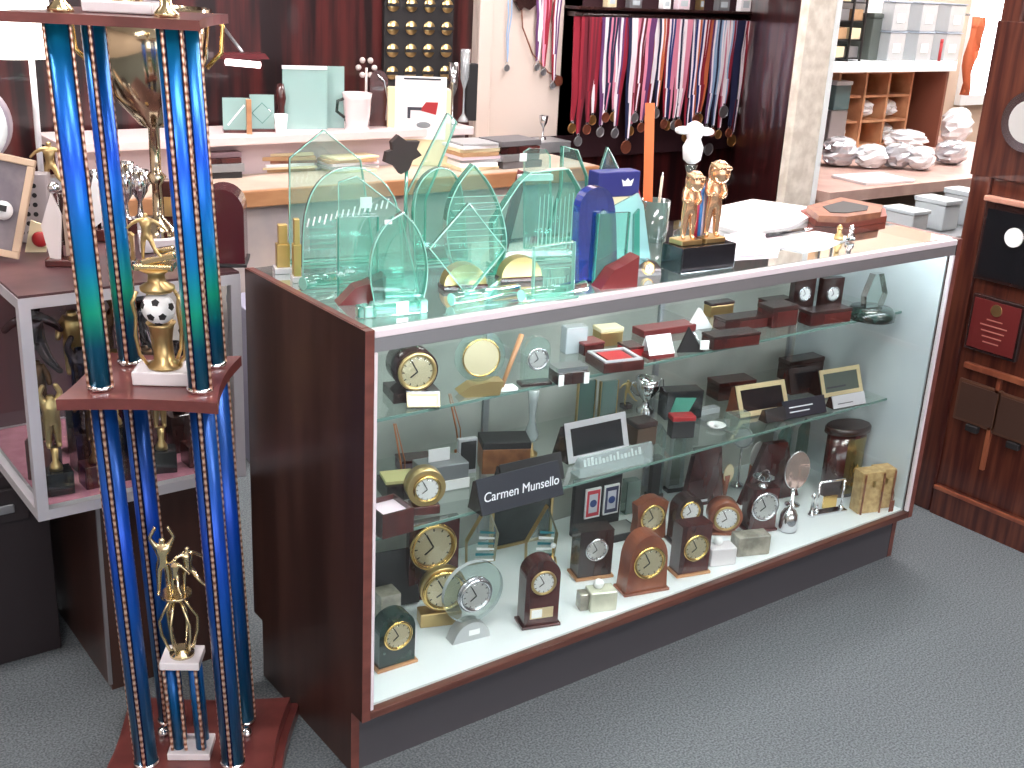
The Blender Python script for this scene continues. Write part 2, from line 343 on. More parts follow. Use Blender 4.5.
MB().box(.0195, L-.0195, .0185, D-.006, H-.006, H).P('top_glass', GTOP, case)
MB().box(.003, .0175, .0185, D-.006, H, H+.0012).P('edge_trim', WOODE, case)
for z in (ZU, ZL):
    MB().box(.0265, L-.0265, YS, D-.03, z-.006, z, 0).P('shelf', [GSHELF], case)
    MB().box(.0265, L-.0265, YS-.0025, YS-.0001, z-.006, z).P('shelf_edge', GEDGE, case, 'grey green polished front edge of the glass shelf')
    for x in (.06, .62, 1.2, 1.76):
        MB().prism([(YS+.03, z-.0062), (D-.03, z-.0062), (D-.03, z-.045)], x-.002, x+.002, ax='x').P('shelf_bracket', ALUG, case)
for x in (.06, .62, 1.2, 1.76): MB().box(x-.008, x+.008, D-.0295, D-.0205, .2, H-.03).P('shelf_standard', ALUG, case)
TOP = H+.0005

# ------------------------------------------------------------------ tall column trophy
TR = (-.245, .243, 0); TRZ = math.radians(-33)
tro = T('column_trophy', 'very tall trophy with blue foil columns on three wooden decks', 'trophy', TR, TRZ)
c_, s_ = math.cos(TRZ), math.sin(TRZ)
SH = Matrix(((1,0,-.045*c_,.0022),(0,1,.045*s_,.0014),(0,0,1,0),(0,0,0,1)))
def deckpoly(w, d, k=.012, n=6):
    P = []
    cs = [(-w,-d),(w,-d),(w,d),(-w,d)]
    for i in range(4):
        a, b = Vector(cs[i]), Vector(cs[(i+1) % 4]); nrm = Vector((-(b-a).y, (b-a).x)).normalized()
        for j in range(n):
            t = j/n; P.append(tuple(a+(b-a)*t+nrm*k*math.sin(PI*t)))
    return P
def deck(z, t, w, d, name='deck', dx=0): return MB().prism([(a_+dx, b_) for a_, b_ in deckpoly(w, d)], z, z+t, ax='z').tf(SH).P(name, MAHOT, tro)
MAHOT = pbr('trophy_cherry', (116,60,56), .28, noise=14, c2=(92,44,42), coat=.5)
deck(0, .024, .185, .172, 'base_plate'); deck(.0242, .026, .168, .155, 'base_plate')
deck(.833, .020, .135, .13, dx=-.014); deck(1.4655, .0155, .15, .13, dx=-.008)
def column(x, y, z0, z1, angs, fm, r=.0215):
    m = MB().ring([[(x+r*math.cos(2*PI*i/24), y+r*math.sin(2*PI*i/24), z-z0) for i in range(24)] for z in (z0+.003, z1)]); m.mv(0, 0, 0)
    M = Matrix.Translation((0,0,z0)); shear = Matrix.Translation((0,0,-z0)) @ SH @ M
    o = m.tf(shear).P('column', fm, tro); o.location.z = z0
    for a in angs:
        t = math.radians(-78+a); k = MB(); w = math.radians(15)
        k.ring([[(x+(r+.0008)*math.cos(t+w*(2*j/4-1)), y+(r+.0008)*math.sin(t+w*(2*j/4-1)), z-z0) for j in range(5)] for z in (z0+.004, z1)], closed=False, cap=False)
        k.tf(shear).P('foil_border', FOILK, o)
        rr = r+.0015; n = int((z1-z0)/.0065); zz = z1-z0
        s = MB().tube([(x+rr*math.cos(t), y+rr*math.sin(t), .004+(zz-.006)*j/n) for j in range(n+1)], [.0028+.0007*(j % 2) for j in range(n+1)], 6)
        s.tf(shear).P('rope_strip', ROPE, o)
    c = MB().lathe([(r+.003, z0+.0003), (r+.004, z0+.006), (r+.001, z0+.009)], 20, (x, y, 0)).tf(SH); c.P('collar', CHROME, tro)
    c = MB().lathe([(.014, z0), (.014, z0+.004), (.006, z0+.014)], 14, (x+ (.0), y, 0)).tf(SH)
    c.b.free()
XA, YA = .081, .07
for x, y, up, lo in ((-XA-.008, -YA, (-70, 68, 180), (-8, 130, 250)), (XA, -YA, (-28, 62, 200), (-12, 110, 240)), (-XA+.008, YA, (-12, 120, 240), (-20, 100, 220)), (XA, YA, (-22, 95, 215), (-30, 95, 215))):
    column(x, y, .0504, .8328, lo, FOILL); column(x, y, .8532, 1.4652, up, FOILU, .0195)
for x, y in ((-XA+.005, YA-.045), (XA+.012, YA-.046)):  # bolt caps glinting on the base
    MB().lathe([(.013, .0505), (.013, .056), (.009, .064), (.0, .066)], 16, (x, y, 0)).tf(SH).P('bolt_cap', CHROME, tro)
def lp(px, py, z):
    p = at(px, py, Z=z)-Vector(TR); return (p.x*c_+p.y*s_+.0377*z, -p.x*s_+p.y*c_+.0245*z)
# lower tier: marble, short column, marble, open cup, three dancers
x, y = -.008, -.028
b1 = MB().box(x-.042, x+.042, y-.035, y+.035, .0505, .066, bev=.002).tf(SH).P('marble_base', MARB, tro)
for dx, dy in ((-.022, -.012), (.022, -.012), (-.022, .018), (.022, .018)):
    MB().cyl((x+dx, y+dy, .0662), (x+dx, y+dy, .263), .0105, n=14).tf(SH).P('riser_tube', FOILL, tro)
for dx in (-.033, -.006, .028): MB().tube([(x+dx, y-.023+.0015*math.sin(j), .067+.0033*j) for j in range(59)], .0036, 6).tf(SH).P('riser_rope', ROPE, tro)
MB().box(x-.038, x+.038, y-.034, y+.034, .2635, .28, bev=.002).tf(SH).P('marble_block', MARB, tro)
m = MB().lathe([(.024, .2802), (.024, .286), (.012, .292), (.014, .296)], 20, (x, y, 0)); m.lathe([(.011, .402), (.014, .406), (.02, .41), (.030, .414), (.030, .419)], 20, (x, y, 0))
for i in range(6):
    a = PI*i/3+.3; m.tube([(x+q*math.cos(a), y+q*math.sin(a), z) for q, z in ((.012, .294), (.022, .292), (.034, .33), (.036, .36), (.024, .383), (.012, .406))], .0032, 6)
m.tf(SH).P('open_cup', PGOLD, tro)
o = T0 = None
def fig(h, loc, pose, rz, mat=PGOLD):
    v = SH @ Vector(loc); figure('figurine', h, mat, tro, v, pose, rz)
fig(.13, (x-.02, y-.004, .419), 'arms_up', .2); fig(.088, (x+.004, y-.014, .419), 'kick', -.3); fig(.105, (x+.024, y+.004, .419), 'kick', .5)
# middle tier: soccer riser
x, y = .012, -.018
MB().box(x-.052, x+.052, y-.036, y+.036, .8535, .879, bev=.003).tf(SH).P('marble_base', MARB, tro)
m = MB().lathe([(.03, .8792), (.032, .884), (.018, .892), (.017, .93), (.022, .955), (.026, .962)], 20, (x, y, 0))
for a in (-.2, PI+.2, .9, 2.2): m.tube([(x+q*math.cos(a), y+q*math.sin(a)-.004, z) for q, z in ((.026, .882), (.04, .905), (.044, .94), (.04, .975), (.044, 1.0), (.034, 1.02))], .0035, 6)
m.lathe([(.024, 1.018), (.03, 1.022), (.03, 1.028), (.016, 1.036), (.014, 1.05), (.03, 1.06)], 20, (x, y, 0))
m.tf(SH).P('gold_riser', BRASS, tro)
ball = MB().ball((x, y-.008, .99), .0285, n=20).tf(SH).P('soccer_ball', STICK, tro)
for ax, az in ((-.32, -.35), (.45, -.32), (.05, .62), (-1.05, .3), (1.15, .25), (.05, -1.1)):
    d_ = Vector((math.sin(ax)*math.cos(az), -math.cos(ax)*math.cos(az), math.sin(az))); c0 = Vector((x, y-.008, .99))+d_*.0272
    MB().cyl(c0, c0+d_*.0022, .0075, .0066, 5).tf(SH).P('ball_patch', BLKM, ball)
m = MB().box(x-.036, x+.034, y-.018, y+.018, 1.058, 1.071, bev=.004); m.cb((x+.01, y-.01, 1.08), (.062, .014, .012), 0, .003, (0,-.25,0)); m.cb((x+.018, y, 1.094), (.036, .014, .009), 0, .003, (0,-.2,0)); m.tf(SH).P('gold_plinth', PGOLD, tro)
fig(.095, (x-.012, y, 1.07), 'kick', .1, BRASS)
# stuff on top deck
MB().box(-.055, .055, -.05, .05, 1.4815, 1.5, bev=.003).tf(SH).P('marble_base', MARB, tro)
for dx in (-XA, XA):
    MB().lathe([(.02, 1.4813), (.02, 1.487), (.01, 1.497), (.008, 1.52)], 16, (dx, -YA, 0)).tf(SH).P('finial', PGOLD, tro)
m = MB().lathe([(.03, 1.5002), (.03, 1.506), (.012, 1.52), (.014, 1.56), (.05, 1.6), (.055, 1.66), (.052, 1.66), (.01, 1.57)], 24, cap=False); m.tf(SH).P('top_cup', PGOLD, tro)

# ------------------------------------------------------------------ left display case (glass box on a wooden base)
LX0, LX1, LY0, LY1, LZ0, LZ1 = -.45, -.004, .515, 1.02, .487, .95
lc = T('glass_display_case', 'silver framed glass display case with pink floor behind the tall trophy', 'display case', (0,0,0))
PINKM = pbr('pink_felt', (206,140,158), .85, noise=40, c2=(186,120,140))
MB().box(LX0+.01, LX1-.01, LY0+.01, LY1-.01, LZ0, LZ0+.02).P('floor_panel', PINKM, lc)
e = .022
fr = MB()
for xx in (LX0, LX1-e):
    for yy in (LY0, LY1-e): fr.box(xx, xx+e, yy, yy+e, LZ0, LZ1)
for zz in (LZ0, LZ1-e):
    for yy in (LY0, LY1-e): fr.box(LX0+e, LX1-e, yy, yy+e, zz, zz+e)
    for xx in (LX0, LX1-e): fr.box(xx, xx+e, LY0+e, LY1-e, zz, zz+e)
fr.P('frame', ALU, lc)
MB().box(LX0+e, LX1-e, LY0+.008, LY0+.012, LZ0+e, LZ1-e).P('front_glass', GLASS, lc)
MB().box(LX0+.008, LX0+.012, LY0+e, LY1-e, LZ0+e, LZ1-e).P('side_glass', GLASS, lc)
MB().box(LX0+.002, LX1-.002, LY0+.002, LY1-.002, LZ1, LZ1+.005).P('top_panel', pbr('rosy_counter_top', (98,66,68), .35, noise=9, c2=(70,46,50)), lc)
MB().box(LX0+e, LX1-e, LY1-.014, LY1-.01, LZ0+e, LZ1-e).P('back_panel', pbr('lilac_board', (116,92,100), .7), lc)
lb = T('case_plinth', 'dark brown wooden plinth with a pale corner strip under the left display case', 'cabinet', (0,0,0))
MB().box(-.31, -.006, .585, 1.0, .0, LZ0-.0006).P('carcass', WOOD, lb)
MB().box(-.318, -.3105, .576, .5845, .02, LZ0-.0006).P('corner_strip', ALUG, lb)
bc = T('black_cabinet', 'black cabinet on the carpet at the far left edge', 'cabinet', (0,0,0))
CAB = pbr('black_cabinet_paint', (34,26,30), .6)
MB().box(-1.15, -.352, .815, 1.2, 0, .47, bev=.004).P('carcass', CAB, bc)
p = at(12, 545, Y=.815)
MB().box(p.x-.12, -.40, .803, .8145, .36, .44, bev=.002).P('drawer', CAB, bc)
MB().box(p.x-.03, -.43, .796, .8025, .385, .405, bev=.002).P('handle', ALUG, bc)
# ------------------------------------------------------------------ kinds of things
def dial(m_face, root, c, r, bezel=GOLD, sq=1, thick=.003, hands=True, handm=BLKM, ticks=True):
    o = MB().disc(c, r, thick).P('dial', m_face, root)
    MB().torus((c[0], c[1]-thick, c[2]), r, r*.11, n=32).P('bezel', bezel, root)
    lr = r*.93; MB().ring([[(c[0]+lr*math.sin(q)/math.sin(.5)*math.cos(2*PI*i/24), c[1]-thick-.0022-lr*.9*(math.cos(q)-math.cos(.5)), c[2]+lr*math.sin(q)/math.sin(.5)*math.sin(2*PI*i/24)) for i in range(24)] for q in (.5, .38, .25, .12, .03)]).P('lens', LENS, o)
    if hands:
        for a, l in ((2.2, .5), (.5, .72)):
            MB().cb((c[0]-math.sin(a)*r*l/2, c[1]-thick-.0012, c[2]+math.cos(a)*r*l/2), (r*.07, .001, r*l), rot=(0, -a, 0)).P('hand', handm, o)
    if ticks:
        t = MB()
        for i in range(12):
            a = PI*i/6; t.cb((c[0]+math.sin(a)*r*.8, c[1]-thick-.0006, c[2]+math.cos(a)*r*.8), (r*.05, .001, r*.13), rot=(0, a, 0))
        t.P('hour_marks', handm, o)
    return o
def dims(px, py, w, h, Z): p, s = spot(px, py, Z); return p, w*s, h*s*1.05
def arch_clock(lab, px, py, w, h, dr, Z=None, body=MAHO, face=DIALW, bez=GOLD, rz=-.15, depth=.04, plaque=False, basem=None, dz=.66, base=True, grp=None, poly=None):
    Z = DZ if Z is None else Z; p, W, Hh = dims(px, py, w, h, Z); s = mpp(p)
    t = T('mantel_clock', lab, 'clock', (p.x, p.y, Z+.0004), rz, grp)
    bh = .007 if base else 0
    if base: MB().box(-W/2-.006, W/2+.006, -depth/2-.006, depth/2+.004, 0, bh, bev=.0015).P('base', basem or body, t)
    MB().prism(poly(W, Hh-bh) if poly else arch(W, Hh-bh, 18), -depth/2, depth/2).mv(0, 0, bh+.0001).P('body', body, t)
    dial(face, t, (0, -depth/2-.0004, Hh*dz), dr*s, bez)
    if plaque: MB().box(-W*.34, W*.34, -depth/2-.002, -depth/2-.0004, Hh*.14, Hh*.3, bev=.0008).P('name_plate', FRG, t); MB().box(-W*.3, 0, -depth/2-.0035, -depth/2-.0022, Hh*.16, Hh*.28).P('label_tag', STICK, t)
    return t
def sqp(w, h): return [(-w/2, 0), (w/2, 0), (w/2, h), (-w/2, h)]
def tomb(w, h):
    n = 16; return [(-w*.5, 0), (w*.5, 0)]+[(w*.46*math.cos(PI*i/n)**1 if True else 0, h*.42+h*.58*math.sin(PI*i/n)**.8) for i in range(n+1)]
def tamb(w, h):
    n = 10; return [(-w*.5, 0), (w*.5, 0), (w*.44, h*.5), (w*.5, h*.86), (w*.36, h*.9)]+[(w*.3*math.cos(PI*i/n), h*.9+h*.1*math.sin(PI*i/n)) for i in range(1, n)]+[(-w*.36, h*.9), (-w*.5, h*.86), (-w*.44, h*.5)]
def boxy(name, lab, cat, px, py, w, h, d, Z, mat, rz=-.1, lid=None, grp=None, bev=.002, lidname='lid'):
    p, W, Hh = dims(px, py, w, h, Z)
    if Z < .9: p.y = min(p.y, D-.04-d/2-abs(W/2*math.sin(rz))); p.x = min(p.x, L-.04-W/2)
    t = T(name, lab, cat, (p.x, p.y, Z+.0004), rz, grp)
    k = .78 if lid else 1
    MB().box(-W/2, W/2, -d/2, d/2, 0, Hh*k, bev=bev).P('body', mat, t)
    if lid: MB().box(-W/2-.001, W/2+.001, -d/2-.001, d/2+.001, Hh*k+.0002, Hh, bev=bev).P(lidname, lid, t)
    return t, W, Hh
def nameplate(lab, px, py, w, h, Z, face=NAVYB, frame=None, rz=-.1, tilt=.35, words=None, stand=DKWD, lines=0, grp=None):
    p, W, Hh = dims(px, py, w, h, Z); p.y = min(p.y, D-.06-Hh*.3-abs(W/2*math.sin(rz))); p.x = min(p.x, L-.045-W/2); t = T('nameplate', lab, 'nameplate', (p.x, p.y, Z+.0004), rz, grp)
    d = Hh*.55+.012
    MB().prism([(-d/2, 0), (d/2, 0), (d/2-.004, .01), (-d/2+Hh*math.sin(tilt)+.008, Hh*.86), (-d/2+Hh*math.sin(tilt), Hh*.9)], -W/2, W/2, ax='x').P('wedge_stand', stand, t)
    R = Euler((-tilt, 0, 0)).to_matrix().to_4x4(); M = Matrix.Translation((0, -d/2-.0008, .0015)) @ R
    MB().box(-W/2, W/2, -.003, 0, 0, Hh, bev=.0008).tf(M).P('plate', face, t)
    if frame:
        b = Hh*.16; f = MB()
        for q in ((-W/2, W/2, 0, b), (-W/2, W/2, Hh-b, Hh), (-W/2, -W/2+b, b, Hh-b), (W/2-b, W/2, b, Hh-b)): f.box(q[0], q[1], -.0055, -.0032, q[2], q[3], bev=.0006)
        f.tf(M).P('frame', frame, t)
    if words: text('lettering', words, Hh*.36, WTXT, t, M @ Vector((0, -.0034, Hh*.34)), (PI/2-tilt, 0, 0), .28, bold=0)
    for i in range(lines): MB().box(-W*.36, W*(.1+.09*i), -.004, -.0031, Hh*(.3+.26*i), Hh*(.36+.26*i)).tf(M).P('engraved_line', WTXT if face is NAVYB else INK, t)
    return t
def smooth(pts, keep=1):
    "round the corners of an open run, keeping its two ends"
    for _ in range(2):
        q = [pts[0]]
        for a, b in zip(pts, pts[1:]): q += [(a[0]*.75+b[0]*.25, a[1]*.75+b[1]*.25), (a[0]*.25+b[0]*.75, a[1]*.25+b[1]*.75)]
        pts = q+[pts[-1]]
    return pts
def glass_award(lab, basepx, pts, rz=-.25, t_=.012, face=JADE, edge=JEDGE, name='glass_award', Z=None, base=None, foot=True, grp=None):
    Z = TOP if Z is None else Z; p = at(*basepx, Z=Z); t = T(name, lab, 'award', (p.x, p.y, Z+.0002), rz, grp)
    o = outline(pts, (p.x, p.y, Z), rz); lo = .006 if foot else .0
    o = [(x, max(z, lo)) for x, z in o]
    MB().prism(o, -t_/2, t_/2, 0, 1).P('glass_panel', [face, edge], t)
    oo = []
    for i in range(len(o)):
        a_, b_ = Vector(o[i]), Vector(o[(i+1) % len(o)]); kk = max(1, int((b_-a_).length/.02))
        oo += [(a_.x+(b_.x-a_.x)*j/kk, -t_/2-.0008, a_.y+(b_.y-a_.y)*j/kk) for j in range(kk)]
    MB().tube(oo, .0016, 5, 0, True).P('edge_highlight', JEDGEL, t)  # pale tube stands for the light caught along the glass edge
    xs = [x for x, z in o if z < .02] or [-.03, .03]
    if foot:
        x0, x1 = min(xs), max(xs)
        MB().box(x0-.004, x1+.004, -.022, .022, 0, .0058, bev=.001).P('glass_foot', JEDGEL, t)
    return t, o
def sticker(t, q, w, h, rz, loc, y=-.0068):
    (x, z), = outline([q], loc, rz); MB().box(x-w/2, x+w/2, y-.0004, y, z-h/2, z+h/2).P('price_sticker', STICK, t)
def etched(t, x0, x1, z0, z1, y, n=9, mat=None):
    m = MB(); random.seed(int(x0*1e4) & 255)
    for i in range(n):
        z = z0+(z1-z0)*i/(max(1, n-1)); k = random.uniform(.6, 1); c = (x0+x1)/2; m.box(c-(c-x0)*k, c+(x1-c)*k, y-.0004, y, z, z+.0016)
    m.P('etching', mat or JEDGEL, t)
def bar(lab, a, b, r=.011, Z=None, grp=None, name='glass_bar', mat=None):
    Z = TOP if Z is None else Z; p, q = at(*a, Z=Z), at(*b, Z=Z); d = (q-p); t = T(name, lab, 'award', (p.x, p.y, Z+.0003), math.atan2(d.y, d.x), grp)
    MB().cyl((0, 0, r), (d.length, 0, r), r, n=18).P('rod', mat or JADE2, t)
    for x in (-.0032, d.length+.0002): MB().cyl((x, 0, r), (x+.003, 0, r), r*.98, n=18).P('rod_end', JEDGEL, t)
    return t

# ------------------------------------------------------------------ on the glass top: jade awards
G = 'green jade glass awards crowded on the showcase top'
t, o = glass_award('tall pentagon green glass award with a peak, furthest left on the top', (330, 262), [(289,262),(289,158),(323,130),(360,160),(374,262)], -.2, .010, grp=G)
etched(t, o[0][0]+.03, o[1][0]+.1, .03, .09, -.0062, 6)
t, o = glass_award('round topped clear green glass award with etched writing and a square price sticker', (352, 284), smooth([(302,284),(302,225),(309,195),(322,176),(343,166),(366,168),(386,184),(399,208),(403,284)]), -.22, .012, grp=G)
loc = at(352, 284, Z=TOP); sticker(t, (365, 202), .024, .022, -.22, loc)
x, z = outline([(352, 214)], loc, -.22)[0]
m = MB(); random.seed(3)
for i in range(15): m.cb((x-.09+.0115*i, -.0066, z-.012+.0022*i+random.uniform(-.002, .002)), (.0032, .0006, random.uniform(.012, .022)), rot=(0, .25, 0))
m.P('etching', STICK, t)
t, o = glass_award('slanted sail shaped green glass award crossing in front of the round topped one', (368, 296), [(338,296),(338,182),(356,176),(399,209),(418,296)], -.3, .008, grp=G)
t, o = glass_award('flame shaped green glass award with double edges and a sticker on its glass block', (398, 306), smooth([(374,306),(368,275),(372,245),(385,222),(402,212)])+smooth([(402,212),(416,226),(425,250),(427,276),(420,306)])[1:], -.28, .018, JADE2, JEDGE, grp=G)
x0 = min(q[0] for q in o); loc = at(398, 306, Z=TOP)
sub = outline(smooth([(384,303),(380,272),(388,240),(402,228),(412,244),(416,270),(411,303)]), loc, -.28)
MB().prism([(a, max(b, .007)) for a, b in sub], -.0128, -.0095, 0, 1).P('raised_layer', [JADE, JEDGEL], t)
sticker(t, (387, 221), .014, .008, -.28, loc, -.0096)
t = T('glass_block', 'long block of green glass at the front left corner, white price sticker on it', 'award', at(392, 313, Z=TOP), -.12, G)
MB().box(-.045, .05, -.02, .006, 0, .026, bev=.003).P('block', JADE2, t); MB().box(-.062, -.046, -.018, .01, 0, .022, bev=.003).P('end_block', JEDGEL, t); MB().box(.051, .066, -.018, .004, 0, .024, bev=.003).P('end_block', JEDGEL, t)
MB().box(0, .024, -.0206, -.0202, .004, .026).P('price_sticker', STICK, t)
t = T('glass_block', 'small green glass cube beside the front left corner of the top', 'award', at(366, 316, Z=TOP), -.3, G)
MB().box(-.018, .018, -.014, .014, 0, .02, bev=.003).P('block', JEDGE, t)
# rectangle on maroon wedge
def wedge_award(lab, px, py, w, h, glassh, rz, gm=JADE, wood=MAHO, gw=.8):
    p, W, Hh = dims(px, py, w, h, TOP); t = T('wedge_base_award', lab, 'award', (p.x, p.y, TOP+.0002), rz, G)
    MB().prism([(-W/2, 0), (W/2, 0), (W/2, Hh), (W*.1, Hh*.72), (-W*.15, Hh*.6), (-W*.42, Hh*.12)], -.02, .02, bev if False else 0).P('wood_base', wood, t)
    MB().box(-W*gw/2, W*gw/2, .0202, .0282, .0, glassh, 0).P('glass_panel', [gm], t); MB().box(-W*gw/2-.003, -W*gw/2-.0002, .0202, .0282, 0, glassh).P('glass_edge', JEDGE, t, 'saturated green polished edge'); MB().box(W*gw/2+.0002, W*gw/2+.003, .0202, .0282, 0, glassh).P('glass_edge', JEDGE, t); return t
RW = pbr('red_stained_wood', (124,50,50), .35, noise=16, c2=(116,42,44), coat=.3)
wedge_award('upright green glass plate on a maroon wooden wedge near the front left corner', 360, 302, 48, 27, .16, -.3, wood=RW)
wedge_award('teal glass plate on a red wooden wedge in front of the blue award', 614, 286, 42, 30, .15, -.2, JADE2, RW)
# gold pieces at the left end
for px, py, w, h, lab in ((283, 272, 13, 46, 'gold stepped statuette block at the back left corner of the top'), (297, 281, 8, 60, 'narrow upright gold bar beside the tall pentagon award')):
    p, W, Hh = dims(px, py, w, h, TOP); t = T('gold_statuette', lab, 'award', (p.x, p.y, TOP+.0002), -.3, 'gold pieces on the left end of the top')
    MB().box(-W*.7, W*.7, -.018, .018, 0, .012, bev=.001).P('base', MARB, t); MB().box(-W*.5, W*.5, -.012, .012, .0122, Hh*.6, bev=.001).box(-W*.34, W*.34, -.009, .009, Hh*.6, Hh, bev=.001).P('body', pbr('old_gold', (206,176,110), .35, .7), t)
bar('pale glass rod lying behind the maroon wedge at the left end', (304, 290), (335, 284), .013, grp=G)
# middle group
t, o = glass_award('thick arched green glass award standing behind the diamond one', (440, 262), smooth([(413,262),(412,200),(420,178),(436,166),(452,170),(462,190),(466,262)]), -.2, .02, JADE2, grp=G)
t, o = glass_award('leaf shaped green glass award with a thick curved left edge on a gold base', (472, 276), smooth([(458,276),(446,252),(444,215),(454,186),(472,164)])+smooth([(472,164),(489,184),(501,214),(506,248),(494,276)])[1:], -.2, .022, JADE2, grp=G, foot=False)
etched(t, -.07, .07, .06, .17, -.0115, 9)
for bx, by, lab in ((463, 288, 'half round gold base with a wooden underside, below the leaf shaped award'), (519, 280, 'half round gold base with a wooden underside, below the engraved glass tablet')):
    p = at(bx, by, Z=TOP); t = T('half_round_base', lab, 'award', (p.x, p.y, TOP+.0002), -.25, 'gold half round award bases')
    n = 14; MB().prism([(-.045, .01), (.045, .01)]+[(.045*math.cos(PI*i/n), .01+.042*math.sin(PI*i/n)) for i in range(1, n)], -.014, .016).P('gold_dome', BRASS, t); MB().box(-.048, .048, -.018, .02, 0, .0098, bev=.002).P('wood_base', MAHO, t)
t, o = glass_award('diamond shaped green glass award standing on its corner', (468, 292), [(429,248),(468,203),(504,249),(472,292),(462,292)], -.2, .010, grp=G)
t, o = glass_award('big green glass tablet engraved with upright lines, left of the blue award', (545, 262), [(492,262),(491,222),(516,184),(528,172),(566,168),(578,188),(580,262)], -.15, .024, JADE2, JEDGE, grp=G)
m = MB()
for i in range(13): m.box(-.03+.0105*i, -.0275+.0105*i, -.0128, -.0124, .03, .15+.006*math.sin(i))
m.P('engraved_lines', JEDGEL, t)
t = T('maroon_plaque', 'maroon plaque leaning behind the engraved glass tablet', 'plaque', at(503, 250, Z=TOP), -.2)
MB().box(-.012, .012, -.004, .004, 0, .185, bev=.002).rot(y=.22).mv(0,0,.003).P('board', RW, t)
p = at(537, 249, Z=TOP); t = T('acrylic_award', 'clear acrylic award with a white shelf bar rising above the engraved tablet', 'award', (p.x, p.y, TOP+.0002), -.15)
o = outline([(524,249),(524,152),(530,148),(545,149),(550,156),(551,249)], p, -.15); MB().prism([(a, max(b, .003)) for a, b in o], -.005, .005, 0, 1).P('acrylic_panel', [JADE, JEDGEL], t)
o = outline([(516,180),(516,174),(549,173),(549,179)], p, -.15); MB().prism(o, -.02, -.0055).P('white_bar', STICK, t)
sticker(t, (522, 157), .018, .018, -.15, p, -.0055)
t, o = glass_award('tall narrow peaked green glass award just behind the navy box', (566, 240), [(545,240),(560,190),(562,146),(576,150),(586,176),(588,240)], -.1, .014, grp=G)
t, o = glass_award('small pointed green glass award left of the orange ruler', (607, 240), [(598,240),(598,175),(607,147),(618,170),(620,240)], -.3, .012, grp=G)
t, o = glass_award('square green glass plate standing on the glass rod at the front edge', (553, 297), [(532,297),(534,247),(574,241),(572,292)], -.2, .012, JADE, JEDGEL, grp=G)
etched(t, -.03, .03, .04, .1, -.0065, 4)
bar('green glass rod lying along the front edge, left one of the pair', (452, 306), (516, 296), .0125, grp='glass rods lying along the front edge')
bar('green glass rod lying along the front edge, right one under the square plate', (522, 302), (583, 292), .0125, grp='glass rods lying along the front edge')
bar('short slanting white glass rod leaning between the two gold half round bases', (487, 297), (506, 276), .006, grp=G, mat=JEDGEL)
t, o = glass_award('tall slanting glass award with a dark brown clasp behind the arched one', (414, 258), [(412,258),(405,196),(447,113),(456,122),(425,200),(424,258)], -.2, .01, JADE, JEDGE, grp=G)
p = at(404, 262, Z=TOP); o = outline([(384,162),(386,152),(392,150),(391,142),(398,135),(406,141),(419,141),(416,149),(421,155),(412,160),(408,170),(400,174),(394,166)], p, -.2); MB().prism(o, -.012, -.0062).P('clasp', pbr('dark_brown_clasp', (48,34,32), .5), t) if False else None
b_ = T('brown_ornament', 'jagged dark brown ornament showing above the arched glass award', 'ornament', (p.x, p.y, TOP+.0002), -.2)
MB().prism(o, -.006, .012).P('ornament', pbr('dark_brown_ornament', (48,34,32), .5), b_); MB().cyl((0, .003, 0), (o[9][0]-.01, .003, o[9][1]-.004), .004).P('stem', JEDGE, b_); MB().box(-.02, .02, -.02, .02, 0, .005, bev=.001).P('base', JEDGE, b_)
# blue award
p = at(594, 281, Z=TOP); t = T('blue_glass_award', 'cobalt blue glass award with rounded shoulders between the tablet and the red wedge', 'award', (p.x, p.y, TOP+.0002), -.2)
o = outline(smooth([(576,281),(575,222),(578,196),(592,185),(606,188),(613,206),(614,279)]), p, -.2); o = [(a, max(b, .004)) for a, b in o]
MB().prism(o, -.014, .014, 0, 1).P('glass_panel', [BLUEG, glass('blue_edge', (20,50,140), .1, .7, (34,74,180))], t); MB().box(-.04, .04, -.02, .02, 0, .0038, bev=.001).P('foot', BLACK, t)
o = outline([(592,278),(592,215),(600,208),(608,215),(609,278)], p, -.2); MB().prism([(a, max(b, .006)) for a, b in o], -.017, -.0142).P('teal_inset', JADE2, t)
p = at(630, 266, Z=TOP); t = T('pale_card_stand', 'pale cyan panel standing right of the blue award', 'award', (p.x, p.y, TOP+.0002), -.2)
o = outline([(612,270),(613,206),(638,193),(643,205),(650,262)], p, -.2); MB().prism([(a, max(b, .0)) for a, b in o], -.003, .003, 0, 1).P('panel', [CYANG, JEDGEL], t)
o = outline([(631,262),(632,214),(637,208),(637,262)], p, -.2); MB().prism([(a, max(b, .0)) for a, b in o], -.012, -.0035).P('support', JEDGE, t)
# navy box
p = at(612, 244, Z=TOP); t = T('navy_card_box', 'navy blue presentation box with a small white emblem behind the blue award', 'box', (p.x, p.y, TOP+.0002), -.1)
o = outline([(591,236),(591,172),(630,167),(632,234)], p, -.1); x0, x1, zt = o[0][0], o[3][0], o[1][1]
MB().box(x0, x1, -.012, .03, 0, zt-.06, bev=.002).P('carton', PCREAM, t); MB().box(x0, x1, -.014, .03, zt-.0598, zt, bev=.003).P('lid', NAVY, t)
MB().prism([(x1-.05, zt-.035), (x1-.025, zt-.035), (x1-.02, zt-.018), (x1-.03, zt-.024), (x1-.0375, zt-.016), (x1-.045, zt-.024), (x1-.055, zt-.018)], -.0148, -.0143).P('emblem', STICK, t)
